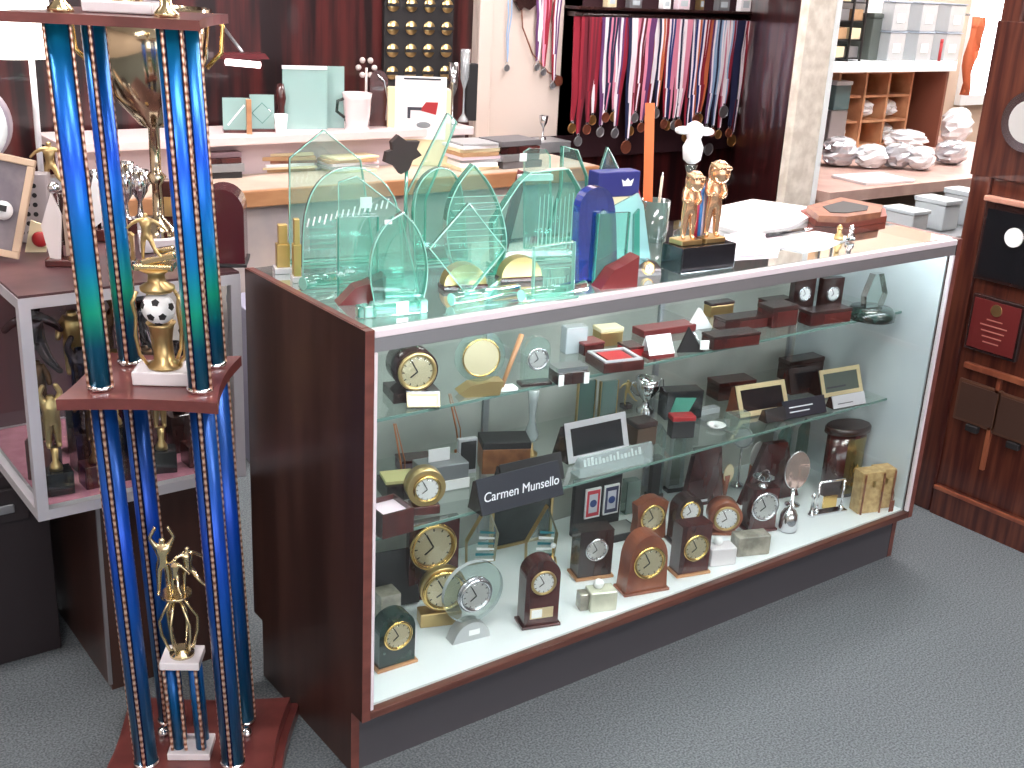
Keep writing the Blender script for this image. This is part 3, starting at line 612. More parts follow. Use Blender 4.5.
# pen cup with ruler and pens
p = at(652, 240, Z=TOP); t = T('pen_cup', 'smoky glass pen cup behind the silver clock', 'cup', (p.x, p.y, TOP+.0002), 0)
MB().lathe([(.034, 0), (.034, .004), (.037, .1), (.034, .1), (.031, .006)], 24, cap=False).lathe([(.03, .0002), (.03, .004)], 24).P('cup', TEALD, t)
def stick_in(name, lab, cat, px0, px1, py1, r, mat, flat=False, tip=None, pz=.012):
    a = at(px0, 236, Z=TOP+pz); d = outline([(px1, py1)], a, -.4)[0]; q = a+Vector((math.cos(-.4)*d[0], math.sin(-.4)*d[0], d[1])); v = q-a
    tt = T(name, lab, cat, a, 0, None); 
    if flat: 
        ax = Vector((.9,-.4,0))*.012; n_ = v.cross(ax).normalized()*.0012; vs = [b+s1*ax+s2*n_ for b in (Vector(), v) for s1 in (-1,1) for s2 in (-1,1)]
        m = MB(); V = [m.b.verts.new(x_) for x_ in vs]
        for f in ((0,1,3,2),(4,5,7,6),(0,1,5,4),(2,3,7,6),(0,2,6,4),(1,3,7,5)): m.b.faces.new([V[i] for i in f])
        m.P('blade', mat, tt)
    else:
        MB().cyl((0,0,0), v*.93, r).P('barrel', mat, tt); MB().cyl(v*.932, v, r*.9, r*.3).P('tip', tip or mat, tt)
    return tt
stick_in('ruler', 'bright orange ruler standing in the smoky pen cup', 'ruler', 647, 650, 103, .01, ORANGE, True)
PG = 'pens standing in the smoky cup'
BLU = pbr('blue_pen', (60,130,200), .3); REDP = pbr('red_pen', (190,40,70), .3)
for a, b, c, mt, lab in ((648, 633, 170, REDP, 'red and white pen leaning left of the orange ruler'), (655, 663, 172, pbr('cream_pen', (220,200,180), .3), 'cream pen just right of the orange ruler')): stick_in('pen', lab, 'pen', a, b, c, .0035, mt, tip=STICK).__setitem__('group', PG)
# marble pen base with two gold figures
p = at(697, 268, Z=TOP); t = T('marble_desk_set', 'long black marble base carrying two gold cast figures', 'desk set', (p.x, p.y, TOP+.0002), -.05)
s = mpp(p); MB().box(-36*s, 36*s, -.035, .035, 0, 26*s, bev=.003).P('base', BLACK, t); z0 = 26*s+.0003
ROSEG = pbr('rose_gold', (236,190,150), .22, .85)
for dx, pose, hh in ((-18*s, 'head_lean', 60*s), (13*s, 'crouch', 68*s)):
    MB().box(dx-.03, dx+.03, -.02, .025, z0, z0+.012, bev=.002).P('plinth', BRASS, t)
    figure('gold_figure', hh, ROSEG, t, (dx, .0, z0+.012), 'head_lean', -.3, 2, 1.5)
    MB().ball((dx+.004, -.004, z0+.012+hh*.93), hh*.16, (1,1,1.15)).cb((dx+.006, -.004-hh*.155, z0+.012+hh*.91), (.006,.012,.008), 0, .002).cb((dx-.006, -.004-hh*.1, z0+.012+hh*1.04), (hh*.26, hh*.2, .006), 0, .002, (.3,0,0)).P('head', ROSEG, t)
for dx, mt, hh, lab in ((-.006, REDP, .17, 'red ribbon tassel between the gold figures'), (.004, BLU, .16, None), (.012, PPINK, .15, None)):
    o = MB().cyl((dx, .012, z0), (dx+.006, .02, z0+hh*.8), .005).P('pen', mt, t)
# white winged statuette
p = at(684, 236, Z=TOP); t = T('white_statuette', 'white winged statuette on a clear stem behind the gold figures', 'statuette', (p.x, p.y, TOP+.0002), -.4)
s = mpp(p)
MB().lathe([(.028, 0), (.028, .01), (.01, .02), (.009, 62*s), (.016, 71*s)], 20).P('clear_stem', ACRY, t)
m = MB().lathe([(.01, 72*s), (.022, 76*s), (.026, 88*s), (.017, 96*s), (.026, 104*s), (.018, 110*s), (.004, 113*s)], 20); m.ball((-.03, 0, 104*s), .017, (1.3,.8,.6)).ball((.03, 0, 103*s), .017, (1.3,.8,.6)).P('white_figure', STICK, t)
# small silver clock
p = at(645, 275, Z=TOP); t = T('small_desk_clock', 'small silver half round desk clock right of the red wedge', 'clock', (p.x, p.y, TOP+.0002), -.2); n = 12
MB().prism([(-.034, 0), (.034, 0)]+[(.034*math.cos(PI*i/n), .036*math.sin(PI*i/n)) for i in range(1, n)], -.012, .012).P('body', SILV, t); dial(DIALS, t, (0, -.0124, .018), .013, GOLD)
# papers
def sheet(name, lab, cat, pts, Z, th, mat, grp=None):
    P_ = [at(*q, Z=Z) for q in pts]; c = sum(P_, Vector())/len(P_); t = MB().prism([(q.x-c.x, q.y-c.y) for q in P_], 0, th, ax='z').P(name, mat); return tag(t, lab, cat, grp, (c.x, c.y, Z))
sheet('paper_stack', 'broad stack of white paper at the back of the counter top', 'paper', [(700,224),(706,213),(752,203),(824,213),(790,231),(745,238)], TOP+.0004, .012, PAPER)
sheet('receipt_pad', 'pink tinged curled receipt pad in front of the white paper stack', 'paper', [(731,257),(724,238),(748,234),(782,240),(778,254)], TOP+.0004, .008, PPINK)
t = sheet('paper_sheet', 'loose white sheet right of the receipt pad', 'paper', [(778,247),(783,238),(815,232),(850,238),(826,248),(802,252)], TOP+.0004, .003, PAPER)
a, b = at(767, 236, Z=TOP+.018), at(812, 229, Z=TOP+.018); d = b-a; t = T('pen', 'black pen lying on the papers in front of the leather frames', 'pen', a, math.atan2(d.y, d.x))
MB().cyl((0,0,0), (d.length*.8,0,0), .006).P('barrel', BLACK, t); MB().cyl((d.length*.802,0,0), (d.length,0,0), .005, .002).P('tip', CHROME, t); t.location.z = TOP+.0186
# leather frames
for i, (q, mt, z) in enumerate((([(800,216),(836,204),(884,214),(886,222),(850,228),(815,226)], pbr('red_leather', (140,66,52), .45), .0004), ([(806,212),(840,203),(882,211),(880,218),(846,223),(818,222)], BROWNL, .0182))):
    P_ = [at(*v, Z=TOP+z) for v in q]; c = sum(P_, Vector())/6
    t = T('framed_plaque', ['reddish leather frame at the bottom of the stack at the counter back right', 'tan leather frame on top of the stack at the counter back right'][i], 'frame', (c.x, c.y, TOP+z), 0, 'stacked leather frames')
    pl = [(v.x-c.x, v.y-c.y) for v in P_]; MB().prism(pl, 0, .0172, ax='z').P('frame', mt, t)
    if i: MB().prism([(x_*.6, y_*.6) for x_, y_ in pl], .0175, .019, ax='z').P('inset', BLKM, t)
for px, mt, lab in ((838, BRASS, 'tiny brass weight'), (850, SILV, 'tiny silver weight')):
    p = at(px, 241, Z=TOP); t = T('paperweight', lab+' at the right end of the loose sheet', 'paperweight', (p.x, p.y, TOP+.0034), 0, 'tiny metal weights'); MB().lathe([(.012, 0), (.012, .012), (.006, .018), (.007, .026)], 14).P('body', mt, t); MB().ball((0,0,.032), .007).P('knob', mt, t)
# ------------------------------------------------------------------ upper glass shelf
Z = ZU
def round_clock(lab, px, py, w, h, r, Z, body, face, bez, rz=-.2, depth=.06, base=DKWD, bh=.02, bw=None, name='round_clock'):
    p, W, Hh = dims(px, py, w, h, Z); s = mpp(p); t = T(name, lab, 'clock', (p.x, p.y, Z+.0004), rz); R_ = Hh/2-bh/2; zc = bh+R_
    bw = bw or W*.8
    MB().box(-bw/2, bw/2, -depth/2-.004, depth/2+.004, 0, bh, bev=.002).P('base', base, t)
    MB().cyl((0, -depth/2, zc-.002), (0, depth/2, zc-.002), R_, n=30).P('body', body, t); dial(face, t, (0, -depth/2-.0004, zc-.002), r*s, bez); return t
round_clock('dark round barrel clock at the left end of the upper shelf', 411, 396, 44, 52, 18, Z, DKWD, DIALG, BRASS, -.25, .07, bw=.1, bh=.022)
nameplate('small gold framed holder leaning at the foot of the dark barrel clock', 423, 406, 33, 15, Z, PCREAM, FRG, -.5, .8)
nameplate('thin cream card in front of the barrel clock', 410, 400, 24, 6, Z, PCREAM, None, -.4, .9)
p, s = spot(478, 394, Z); t = T('ring_award', 'gold medallion in a clear ring on a boat shaped base, upper shelf', 'award', (p.x, p.y, Z+.0004), -.3)
MB().prism([(-22*s, 4*s), (-16*s, 0), (20*s, 0), (24*s, 14*s), (10*s, 15*s), (-10*s, 12*s)], -.018, .018).P('base', BRASS, t)
MB().cyl((0, -.006, 40*s), (0, .006, 40*s), 26*s, n=36).P('clear_ring', ACRY, t); MB().disc((0, -.0065, 40*s), 19*s, .006, n=32).P('medallion', DIALG, t); MB().torus((0, -.0125, 40*s), 19*s, .002).P('rim', GOLD, t)
p, s = spot(506, 390, Z); t = T('wooden_gavel_stick', 'tan wooden stick leaning to the right beside the ring award', 'stick', (p.x, p.y, Z+.0004), -.2)
MB().cyl((-.012, 0, .004), (.045, .03, 52*s), .0045, .006).P('shaft', LTWD, t); MB().box(-.022, .022, -.014, .014, 0, .008, bev=.002).P('foot', STICK, t)
arch_clock('slim clear arch clock with a silver dial on the upper shelf', 534, 384, 28, 48, 10.5, Z, ACRY, DIALS, SILV, -.25, .02, dz=.56, basem=DKWD)
t, W, Hh = boxy('card_holder', 'dark card holder with two white corner tabs, upper shelf', 'holder', 568, 381, 34, 12, .05, Z, DKWD, -.2)
for sx in (-1, 1): MB().box(sx*W/2-(.012 if sx > 0 else -.0), sx*W/2+(.0 if sx > 0 else .012), -.0275, -.0254, 0, Hh*.9).P('corner_tab', STICK, t)
MB().box(-W/2, W/2, -.02, .02, Hh+.0004, Hh+.01).P('mirror_top', CHROME, t)
t, W, Hh = boxy('award_case', 'flat dark award case with a silver framed top and red inset', 'box', 614, 366, 46, 10, .09, Z, MAHO, -.2)
f = MB(); f.box(-W/2+.004, W/2-.004, -.042, -.034, Hh+.0002, Hh+.004).box(-W/2+.004, W/2-.004, .034, .042, Hh+.0002, Hh+.004).box(-W/2+.004, -W/2+.012, -.034, .034, Hh+.0002, Hh+.004).box(W/2-.012, W/2-.004, -.034, .034, Hh+.0002, Hh+.004).P('frame', ALU, t); MB().box(-W*.3, W*.3, -.03, .03, Hh+.0002, Hh+.002).P('inset', RED, t)
boxy('jewel_box', 'maroon jewel box behind the silver framed award case', 'box', 588, 352, 24, 12, .05, Z, MAHO, -.1, RW)
boxy('jewel_box', 'small red box between the award case and the white tent card', 'box', 630, 354, 18, 10, .05, Z, RED, -.1, MAHO)
p, s = spot(657, 356, Z); t = T('tent_card', 'white tent card on a clear riser in the middle of the upper shelf', 'card', (p.x, p.y, Z+.0004), -.15)
MB().box(-15*s, 15*s, -.02, .02, 0, 4*s).P('riser', RW, t); MB().prism([(-.02, 4*s+.0002), (-.017, 4*s+.0002), (.003, 22*s), (.02, 4*s+.0002), (.017, 4*s+.0002), (.002, 20*s)][::1], -15*s, 15*s, ax='x').P('card', PAPER, t)
p, s = spot(580, 350, Z); t, o = None, None
boxy('crystal_block', 'pale frosted crystal block at the back of the upper shelf', 'award', 573, 352, 24, 26, .03, Z, FROST, -.2)
boxy('perpetual_holder', 'gold and cream desk calendar at the back of the upper shelf', 'calendar', 607, 344, 26, 18, .04, Z, BRASS, -.2, PCREAM)
p, s = spot(692, 352, Z); t = T('display_easel', 'black folding display easel holding a white tag', 'easel', (p.x, p.y, Z+.0004), -.4)
MB().prism([(-16*s, 0), (12*s, 0), (-6*s, 26*s)], -.004, .004).P('panel', BLKM, t); MB().cyl((12*s, -.008, .002), (-2*s, -.008, 22*s), .0016).P('strut', SILV, t); MB().box(6*s, 15*s, -.014, -.01, 4*s, 13*s).P('tag', STICK, t)
def penbox(lab, px, py, w, h, d, rz=-.1, mat=MAHO): 
    t, W, Hh = boxy('pen_box', lab, 'box', px, py, w, h, d, Z, MAHO, rz, DKWD); return t
penbox('long rosewood pen box lying in front on the upper shelf, right of the easel', 730, 345, 58, 13, .05, -.15, ORWD)
penbox('rosewood pen box lying behind the white triangle', 742, 327, 60, 12, .05, -.12)
p, s = spot(713, 334, Z); t = T('triangle_award', 'low white triangular award on the long pen box row', 'award', (p.x, p.y+.05, Z+.0004), -.1); MB().prism([(-16*s, 0), (16*s, 0), (-2*s, 22*s)], -.006, .006).P('triangle', STICK, t); MB().box(-18*s, 18*s, -.012, .012, -.0002, .0, 0).b.free() if False else None
penbox('dark walnut box in the right half of the upper shelf', 776, 324, 34, 20, .06, -.1, DKWD)
penbox('long brown presentation box in front of the two small framed clocks', 824, 322, 54, 14, .05, -.12, ORWD)
t, W, Hh = boxy('price_cube', 'little white cube at the end of the long brown box', 'tag', 846, 321, 7, 8, .01, Z, STICK, 0)
for px, lab in ((800, 'left one of the two small dark framed clocks on the upper shelf'), (828, 'right one of the two small dark framed clocks on the upper shelf')):
    arch_clock(lab, px, 308, 26, 30, 7, Z, DKWD, DIALW, SILV, -.2, .02, base=False, dz=.5, poly=sqp, grp='small dark framed clocks')
p, s = spot(870, 318, Z); t = T('oval_base_award', 'clear prism award on a dark green oval base, far right of upper shelf', 'award', (p.x, p.y, Z+.0004), -.1)
MB().lathe([(24*s, 0), (24*s, 6*s), (20*s, 11*s), (4*s, 12*s)], 28).P('base', DGRN, t); 
MB().prism([(-12*s, 12.2*s), (12*s, 12.2*s), (16*s, 24*s), (6*s, 46*s), (-6*s, 46*s), (-14*s, 24*s)], -.01, .01, 0, 1).P('prism', [ACRY, SILV], t)

# ------------------------------------------------------------------ lower glass shelf
Z = ZL
p, s = spot(388, 528, Z); t = T('open_box', 'open mahogany box with white lining at the left end of the lower shelf', 'box', (p.x, p.y, Z+.0004), 0)
W, Hh = 18*s, 26*s; m = MB()
for q in ((-W, W, -.04, -.036), (-W, W, .036, .04), (-W, -W+.004, -.036, .036), (W-.004, W, -.036, .036)): m.box(*q, 0, Hh)
m.P('walls', MAHO, t); MB().box(-W+.0042, W-.0042, -.0358, .0358, 0, Hh*.8).P('lining', PPINK, t)
t, W, Hh = boxy('gift_box', 'dark brown box carrying a yellow note pad, back left of the lower shelf', 'box', 398, 494, 34, 16, .07, Z, DKWD, -.2)
o = MB().box(-.035, .035, -.03, .03, 0, .007).P('note_pad', pbr('yellow_pad', (232,222,160), .7)); tag(o, 'yellow note pad on the dark brown box', 'note pad', None, (t.location.x, t.location.y, Z+Hh+.0012), -.3)
round_clock('white faced gold carriage clock on a mahogany foot, lower shelf front left', 424, 511, 34, 46, 13, Z, BRASS, DIALW, GOLD, -.3, .035, MAHO, .02, .06)
t, W, Hh = boxy('silver_box', 'low silver box with a white front behind the carriage clock', 'box', 440, 486, 50, 26, .06, Z, ALUG, -.15); MB().box(-W/2, W/2, -.035, -.031, Hh*.05, Hh*.42).P('white_front', STICK, t)
o = MB().prism([(-.026, 0), (.026, 0), (.026, .03), (-.026, .03)], -.001, .001).P('gift_card', PAPER); tag(o, 'white card standing on the low silver box', 'card', None, (t.location.x-.005, t.location.y, Z+Hh+.0012), -.15)
arch_clock('little black square plaque with a silver rim behind the silver box', 467, 475, 20, 36, 1, Z, ALU, BLACK, SILV, -.2, .012, base=True, poly=sqp) if False else None
p, s = spot(467, 474, Z); t = T('photo_frame', 'small square photo frame with a black picture and a silver rim', 'frame', (p.x, p.y, Z+.0004), -.2); MB().box(-10*s, 10*s, 0, .012, 0, 38*s, bev=.001).P('frame', ALU, t); MB().box(-7.5*s, 8.5*s, -.0025, -.0003, 5*s, 35*s).P('picture', BLKM, t)
boxy('violet_box', 'low dull violet case behind the note pad', 'box', 414, 468, 34, 12, .05, Z, pbr('dull_violet', (128,104,112), .6), -.3, MAHO)
boxy('leather_box', 'tan leather box with a black lid in the middle left of the lower shelf', 'box', 503, 468, 48, 32, .07, Z, pbr('tan_leather', (156,104,66), .4, noise=30, c2=(130,82,52)), -.45, BLKM)
p, s = spot(530, 455, Z); t = T('hourglass_award', 'slim clear flute with a white foot right of the leather box', 'award', (p.x, p.y, Z+.0004), 0)
MB().lathe([(.018, 0), (.018, .006), (.007, .014), (.006, .03)], 18).P('gold_foot', BRASS, t); MB().lathe([(.006, .0302), (.018, .045), (.019, .055), (.008, .09), (.012, .14), (.016, .17)], 20).P('flute', PLAS, t)
nameplate('black nameplate with white italic lettering at the front of the lower shelf', 516, 501, 100, 34, Z, NAVYB, None, -.02, .4, 'Carmen Munsello')
nameplate('black nameplate half hidden just behind the one with italic lettering', 528, 482, 74, 26, Z, BLKM, None, -.05, .35, lines=1)
nameplate('long nameplate in a brushed silver frame on the lower shelf', 590, 453, 76, 38, Z, BLACK, ALU, -.05, .3)
p, s = spot(612, 467, Z); t = T('acrylic_nameplate', 'clear acrylic nameplate bar with frosted lettering in front of the silver framed one', 'nameplate', (p.x, p.y, Z+.0004), -.05)
MB().prism([(-.02, 0), (.02, 0), (.016, .006), (-.004, 20*s), (-.012, 20*s)], -46*s, 46*s, ax='x').P('bar', glass('half_frosted', (232,240,240), .12, .3, (222,232,234)), t); m = MB(); random.seed(5)
for i in range(16): m.box((-40+i*4.6)*s, (-38+i*4.6+random.random())*s, -.0225, -.021, 5*s, random.uniform(9, 13)*s)
m.rot(x=-.3).mv(0, .0035, .006).P('etched_marks', STICK, t)
boxy('small_box', 'dark brown cube behind the acrylic nameplate', 'box', 640, 443, 24, 24, .05, Z, pbr('brown_card', (78,58,44), .6), -.1, DKWD)
p, s = spot(645, 412, Z); t = T('silver_cup', 'small silver loving cup shining in the middle of the lower shelf', 'trophy', (p.x, p.y, Z+.0004), -.2)
MB().lathe([(9*s, 0), (9*s, 4*s), (5*s, 7*s), (3*s, 12*s), (8*s, 17*s), (12*s, 26*s), (12.5*s, 36*s), (11*s, 36*s), (9*s, 24*s)], 24, cap=False).P('cup', SILV, t)
for sx in (-1, 1): MB().tube([(sx*q*s, 0, z*s) for q, z in ((12, 34), (18, 33), (19, 26), (14, 20), (9, 18))], .002).P('handle', SILV, t)
p, s = spot(626, 408, Z); t = T('gold_figurine', 'tiny gold figurine left of the silver loving cup', 'figurine', (p.x, p.y, Z+.0004), -.2); MB().box(-.014, .014, -.012, .012, 0, .012, bev=.001).P('base', DKWD, t); figure('cast_figure', .075, BRASS, t, (0, 0, .012), 'kick')
t, W, Hh = boxy('black_gift_box', 'black box with a green and cream label right of the silver cup', 'box', 679, 416, 40, 28, .05, Z, BLACK, -.35)
MB().prism([(-W*.4, Hh*.15), (W*.1, Hh*.2), (W*.3, Hh*.75), (-W*.25, Hh*.8)], -.027, -.0254).P('label_patch', pbr('green_label', (90,170,150), .5), t)
boxy('red_top_cube', 'little cube with a red top and a dark side', 'box', 680, 436, 24, 22, .035, Z, BLKM, -.4, RED)
p, s = spot(716, 428, Z); t = T('oval_dish', 'small white oval dish near the front of the lower shelf', 'dish', (p.x, p.y, Z+.0004), 0); MB().lathe([(.01, 0), (.018, .004), (.026, .01), (.022, .009), (.008, .005)], 24, cap=False).P('dish', STICK, t)
p, s = spot(700, 424, Z); t = T('acrylic_nameplate', 'low clear acrylic strip right of the red topped cube', 'nameplate', (p.x+.06, p.y+.05, Z+.0004), -.1); MB().box(-.05, .05, -.012, .012, 0, .016, bev=.001).P('bar', FROST, t)
nameplate('wooden nameplate with a pale gold frame towards the right of the lower shelf', 757, 411, 62, 30, Z, BLACK, FRG, -.15, .45, stand=ORWD)
boxy('walnut_block', 'low walnut block left behind the gold framed nameplate', 'box', 730, 396, 44, 18, .06, Z, DKWD, -.2, MAHO)
nameplate('dark framed nameplate right behind the gold framed one', 800, 390, 40, 24, Z, BLACK, DKWD, -.15, .4, stand=MAHO)
boxy('walnut_block', 'tall walnut block at the back right of the lower shelf', 'box', 803, 376, 46, 20, .05, Z, DKWD, -.1, DKWD)
nameplate('grey green nameplate at the right end of the lower shelf', 840, 391, 54, 26, Z, pbr('slate_plate', (84,92,86), .4), FRG, -.12, .4, lines=1)
nameplate('black nameplate with two short white lines in the front row, right', 800, 414, 56, 17, Z, NAVYB, None, -.12, .4, lines=2)
nameplate('silver strip nameplate at the very front right of the lower shelf', 845, 405, 44, 12, Z, ALU, None, -.12, .4, lines=1)

COP = pbr('copper_wire', (186,120,84), .3, .8)
for (bx, by), (tx, ty), lab in (((403, 486), (394, 424), 'thin copper rod standing at the left end of the lower shelf, behind the note pad'), ((459, 452), (449, 394), 'thin copper rod standing behind the small square photo frame')):
    p, s = spot(bx, by, Z); q = outline([(tx, ty)], p, -.4)[0]; t = T('copper_rod', lab, 'rod', (p.x, min(p.y, .45), Z+.0004), -.4, 'thin copper rods'); MB().lathe([(.012, 0), (.012, .004), (.003, .007)], 16).P('foot', COP, t)
    MB().tube([(0, 0, .005), (q[0]*.3, 0, q[1]*.4), (q[0], 0, q[1])], .0022).tube([(.004, 0, .005), (q[0]*.3+.01, 0, q[1]*.4), (q[0]+.004, 0, q[1])], .0014).P('rod', COP, t)
for px, lab in ((584, 'upright glass plate with a gold edge, left of the two behind the silver framed nameplate'), (606, 'upright glass plate with a gold edge, right of the two behind the silver framed nameplate')):
    p, s = spot(px, 424, Z); t = T('edged_glass_plate', lab, 'award', (p.x, min(p.y, .43), Z+.0004), -.2, 'gold edged glass plates'); MB().box(-9*s, 9*s, -.004, .004, 0, 46*s).P('plate', TEALD, t); MB().box(-9*s-.003, -9*s-.0002, -.005, .005, 0, 46*s).box(9*s+.0002, 9*s+.003, -.005, .005, 0, 46*s).P('gold_edge', BRASS, t)
boxy('acrylic_block', 'clear acrylic block beside the white oval dish', 'award', 736, 428, 24, 16, .03, Z, ACRY, -.2)
nameplate('second black nameplate in the front row, left of the grey green one', 772, 420, 26, 13, Z, BLKM, None, -.12, .4)
Z = ZU
boxy('rosewood_tray', 'long thin reddish tray at the very back of the upper shelf, centre', 'tray', 664, 332, 66, 7, .05, Z, RW, -.1)
boxy('bronze_block', 'bronze brown block at the back of the upper shelf above the triangle', 'award', 718, 315, 30, 14, .03, Z, BRASS, -.1, DKWD)
boxy('walnut_case', 'flat walnut case behind the tall walnut box on the upper shelf', 'box', 775, 306, 34, 8, .04, Z, MAHO, -.1, DKWD)
# ------------------------------------------------------------------ white deck of the showcase
boxy('frosted_block', 'frosted glass block standing under the acrylic nameplate at the back', 'award', 629, 512, 16, 34, .03, DZ, TEALD, -.2)
boxy('black_post', 'narrow black upright block behind the curved shoulder clock', 'award', 645, 494, 10, 44, .02, DZ, BLKM, -.2)
arch_clock('dark green marble arch clock with gold dial in the front left corner', 393, 663, 40, 58, 14.5, body=DGRN, face=DIALG, rz=-.05, depth=.035, dz=.6, basem=LTWD)
p, s = spot(418, 606, DZ); t = T('black_plaque', 'black slab plaque leaning back behind the green marble clock', 'plaque', (p.x-.045, p.y+.02, DZ+.0004), -.2); MB().box(-.055, .055, -.006, .006, 0, .13, bev=.003).rot(x=-.35).mv(0,0,.004).P('slab', BLKM, t); MB().box(.03, .042, -.0085, -.0065, .08, .095).rot(x=-.35).mv(0,0,.004).P('tag', STICK, t)
boxy('marble_coaster_box', 'beige marble box behind the green marble clock', 'box', 386, 622, 22, 34, .05, DZ, ONYX2, -.1)
p, s = spot(433, 598, DZ); t = T('square_wall_clock', 'large brown square clock with a big gold dial standing at the back left', 'clock', (p.x, p.y, DZ+.0004), -.15)
MB().box(-27*s, 27*s, 0, .02, 0, 86*s, bev=.002).P('body', MAHO, t); dial(DIALG, t, (-2*s, -.0004, 58*s), 23*s, GOLD)
p, s = spot(438, 622, DZ); t = T('gold_ring_clock', 'gold ring clock on a low gold box, left of the clear disc clock', 'clock', (p.x, p.y, DZ+.0004), -.35)
MB().box(-20*s, 22*s, -.02, .02, 0, 15*s, bev=.002).P('base', BRASS, t); MB().cyl((4*s, -.012, 38*s), (4*s, .012, 38*s), 23.5*s, n=30).P('ring', BRASS, t); dial(DIALG, t, (4*s, -.0124, 38*s), 20*s, GOLD)
p, s = spot(468, 636, DZ); t = T('glass_disc_clock', 'round clear glass clock with a silver dial on a half moon base', 'clock', (p.x, p.y, DZ+.0004), -.12); n = 12
MB().prism([(-22*s, 0), (20*s, 0)]+[(20*s*math.cos(PI*i/n), 20*s*math.sin(PI*i/n)) for i in range(1, n)], -.02, .014).P('base', pbr('satin_silver', (188,190,192), .3, .5), t)
MB().box(-4*s, 8*s, -.0212, -.0202, 6*s, 12*s).P('sticker', STICK, t)
MB().prism([(3*s+33*s*math.cos(2*PI*i/40), 50*s+33*s*math.sin(2*PI*i/40)) for i in range(40)], -.006, .006, 0, 1).P('glass_disc', [ACRY, FROST], t); MB().cyl((3*s, -.014, 49*s), (3*s, -.0065, 49*s), 19*s, n=30).P('dial_case', SILV, t); dial(DIALS, t, (3*s, -.0145, 49*s), 16*s, SILV)
arch_clock('dark mahogany arch clock with white dial and a name plate', 537, 622, 36, 70, 12, rz=-.3, depth=.045, plaque=True, dz=.68, basem=MAHO, bez=BRASS)
for px, py, lab in ((481, 562, 'crystal shard award with teal stripes left of the mahogany arch clock'), (540, 562, 'crystal shard award with teal stripes behind the mahogany arch clock')):
    p, s = spot(px, py, DZ); t = T('striped_crystal', lab, 'award', (p.x, p.y, DZ+.0004), -.2, 'teal striped crystal awards')
    MB().prism([(-16*s, 0), (14*s, 0), (17*s, 30*s), (4*s, 62*s), (-17*s, 26*s)], -.008, .008, 0, 1).P('crystal', [ACRY, BRASS], t)
    for i in range(6): MB().prism([(-9*s+i*1*s, 4*s+6*i*s), (12*s, (1+6*i)*s), (12*s, (3+6*i)*s), (-9*s+i*s, 7*s+6*i*s)], -.0095, -.0084).P('stripe', TEALS if i % 2 else STICK, t)
p, s = spot(527, 548, DZ); t = T('photo_frame', 'big dark picture in a narrow gold frame under the italic nameplate', 'frame', (p.x, p.y+.03, DZ+.0004), -.1)
W, Hh = 36*s, 72*s; m = MB(); b = .008
for q in ((-W, W, 0, b), (-W, W, Hh-b, Hh), (-W, -W+b, b, Hh-b), (W-b, W, b, Hh-b)): m.box(q[0], q[1], -.006, .006, q[2], q[3], bev=.001)
m.P('frame', BRASS, t); MB().box(-W+b, W-b, -.002, .004, b, Hh-b).P('picture', pbr('dark_picture', (58,66,64), .3, noise=8, c2=(30,34,38)), t)
p, s = spot(552, 565, DZ); t = T('gold_bell', 'tiny gold and white bell beside the striped crystal', 'bell', (p.x, p.y, DZ+.0004), 0); MB().lathe([(.014, 0), (.012, .008), (.009, .022), (.003, .028), (.003, .05)], 18).P('bell', GOLD, t); MB().ball((0, 0, .055), .007).P('knob', STICK, t)
# playing card box
p, s = spot(596, 532, DZ); t = T('card_deck_box', 'open dark box with two decks of playing cards in its lid and a tray', 'box', (p.x, p.y, DZ+.0004), -.12)
MB().box(-29*s, 27*s, 0, .014, 0, 60*s, bev=.002).P('lid', BLKM, t); o = MB().box(-2*s, 36*s, -.075, -.001, 0, .02, bev=.002).P('tray', BLKM, t)
MB().box(2*s, 33*s, -.07, -.005, .0203, .022).P('tray_lining', pbr('grey_lining', (150,150,148), .6), t)
for x_, mt in ((-8, pbr('card_back_red', (206,60,74), .4)), (14, pbr('card_back_navy', (64,66,96), .4))):
    o = MB().box((x_-9)*s, (x_+9)*s, -.006, -.0003, 18*s, 50*s, bev=.0008).P('card_deck', PAPER, t); MB().box((x_-7.6)*s, (x_+7.6)*s, -.0066, -.0061, 20*s, 48*s).P('card_back', mt, o); MB().box((x_-5)*s, (x_+5)*s, -.0071, -.0067, 24*s, 44*s).P('card_panel', pbr('card_pale', (206,206,220), .4), o); MB().disc((x_*s, -.0072, 34*s), 4*s, .0006).P('card_emblem', pbr('card_blue', (50,70,130), .4), o)
arch_clock('dark square clock with a silver dial in front of the card box', 590, 574, 36, 50, 11, body=DKWD, face=DIALS, bez=SILV, rz=-.3, depth=.05, poly=sqp, dz=.62, basem=LTWD)
def onyx(lab, px, py, w, h, mat, ball=True, side=None):
    t, W, Hh = boxy('onyx_pen_stand', lab, 'pen stand', px, py, w, h, .045, DZ, mat, -.35, bev=.003)
    if ball: MB().ball((-W*.1, .004, Hh+.011), .0125).P('ball', STICK, t)
    if side: MB().box(-W/2-.022, -W/2-.0004, -.01, .02, 0, Hh*.85, bev=.002).P('end_block', side, t)
    return t
onyx('pale onyx block with a white ball and a dark end, front middle', 600, 607, 28, 20, ONYX, True, ONYX2)
onyx('white onyx block with a white ball right of the dark box clock', 719, 562, 28, 18, MARB, True)
onyx('grey flecked marble block in front of the tall mahogany clock', 749, 552, 36, 20, ONYX2, False)
arch_clock('orange wood pointed arch clock with a gold dial, front middle of the case', 641, 588, 46, 60, 16, body=ORWD, face=DIALG, rz=-.25, depth=.05, poly=tomb, dz=.54, basem=ORWD)
arch_clock('orange wood clock with curved shoulders behind the pointed arch clock', 647, 538, 36, 44, 13, body=ORWD, face=DIALG, rz=-.2, depth=.03, poly=tamb, dz=.55, base=False)
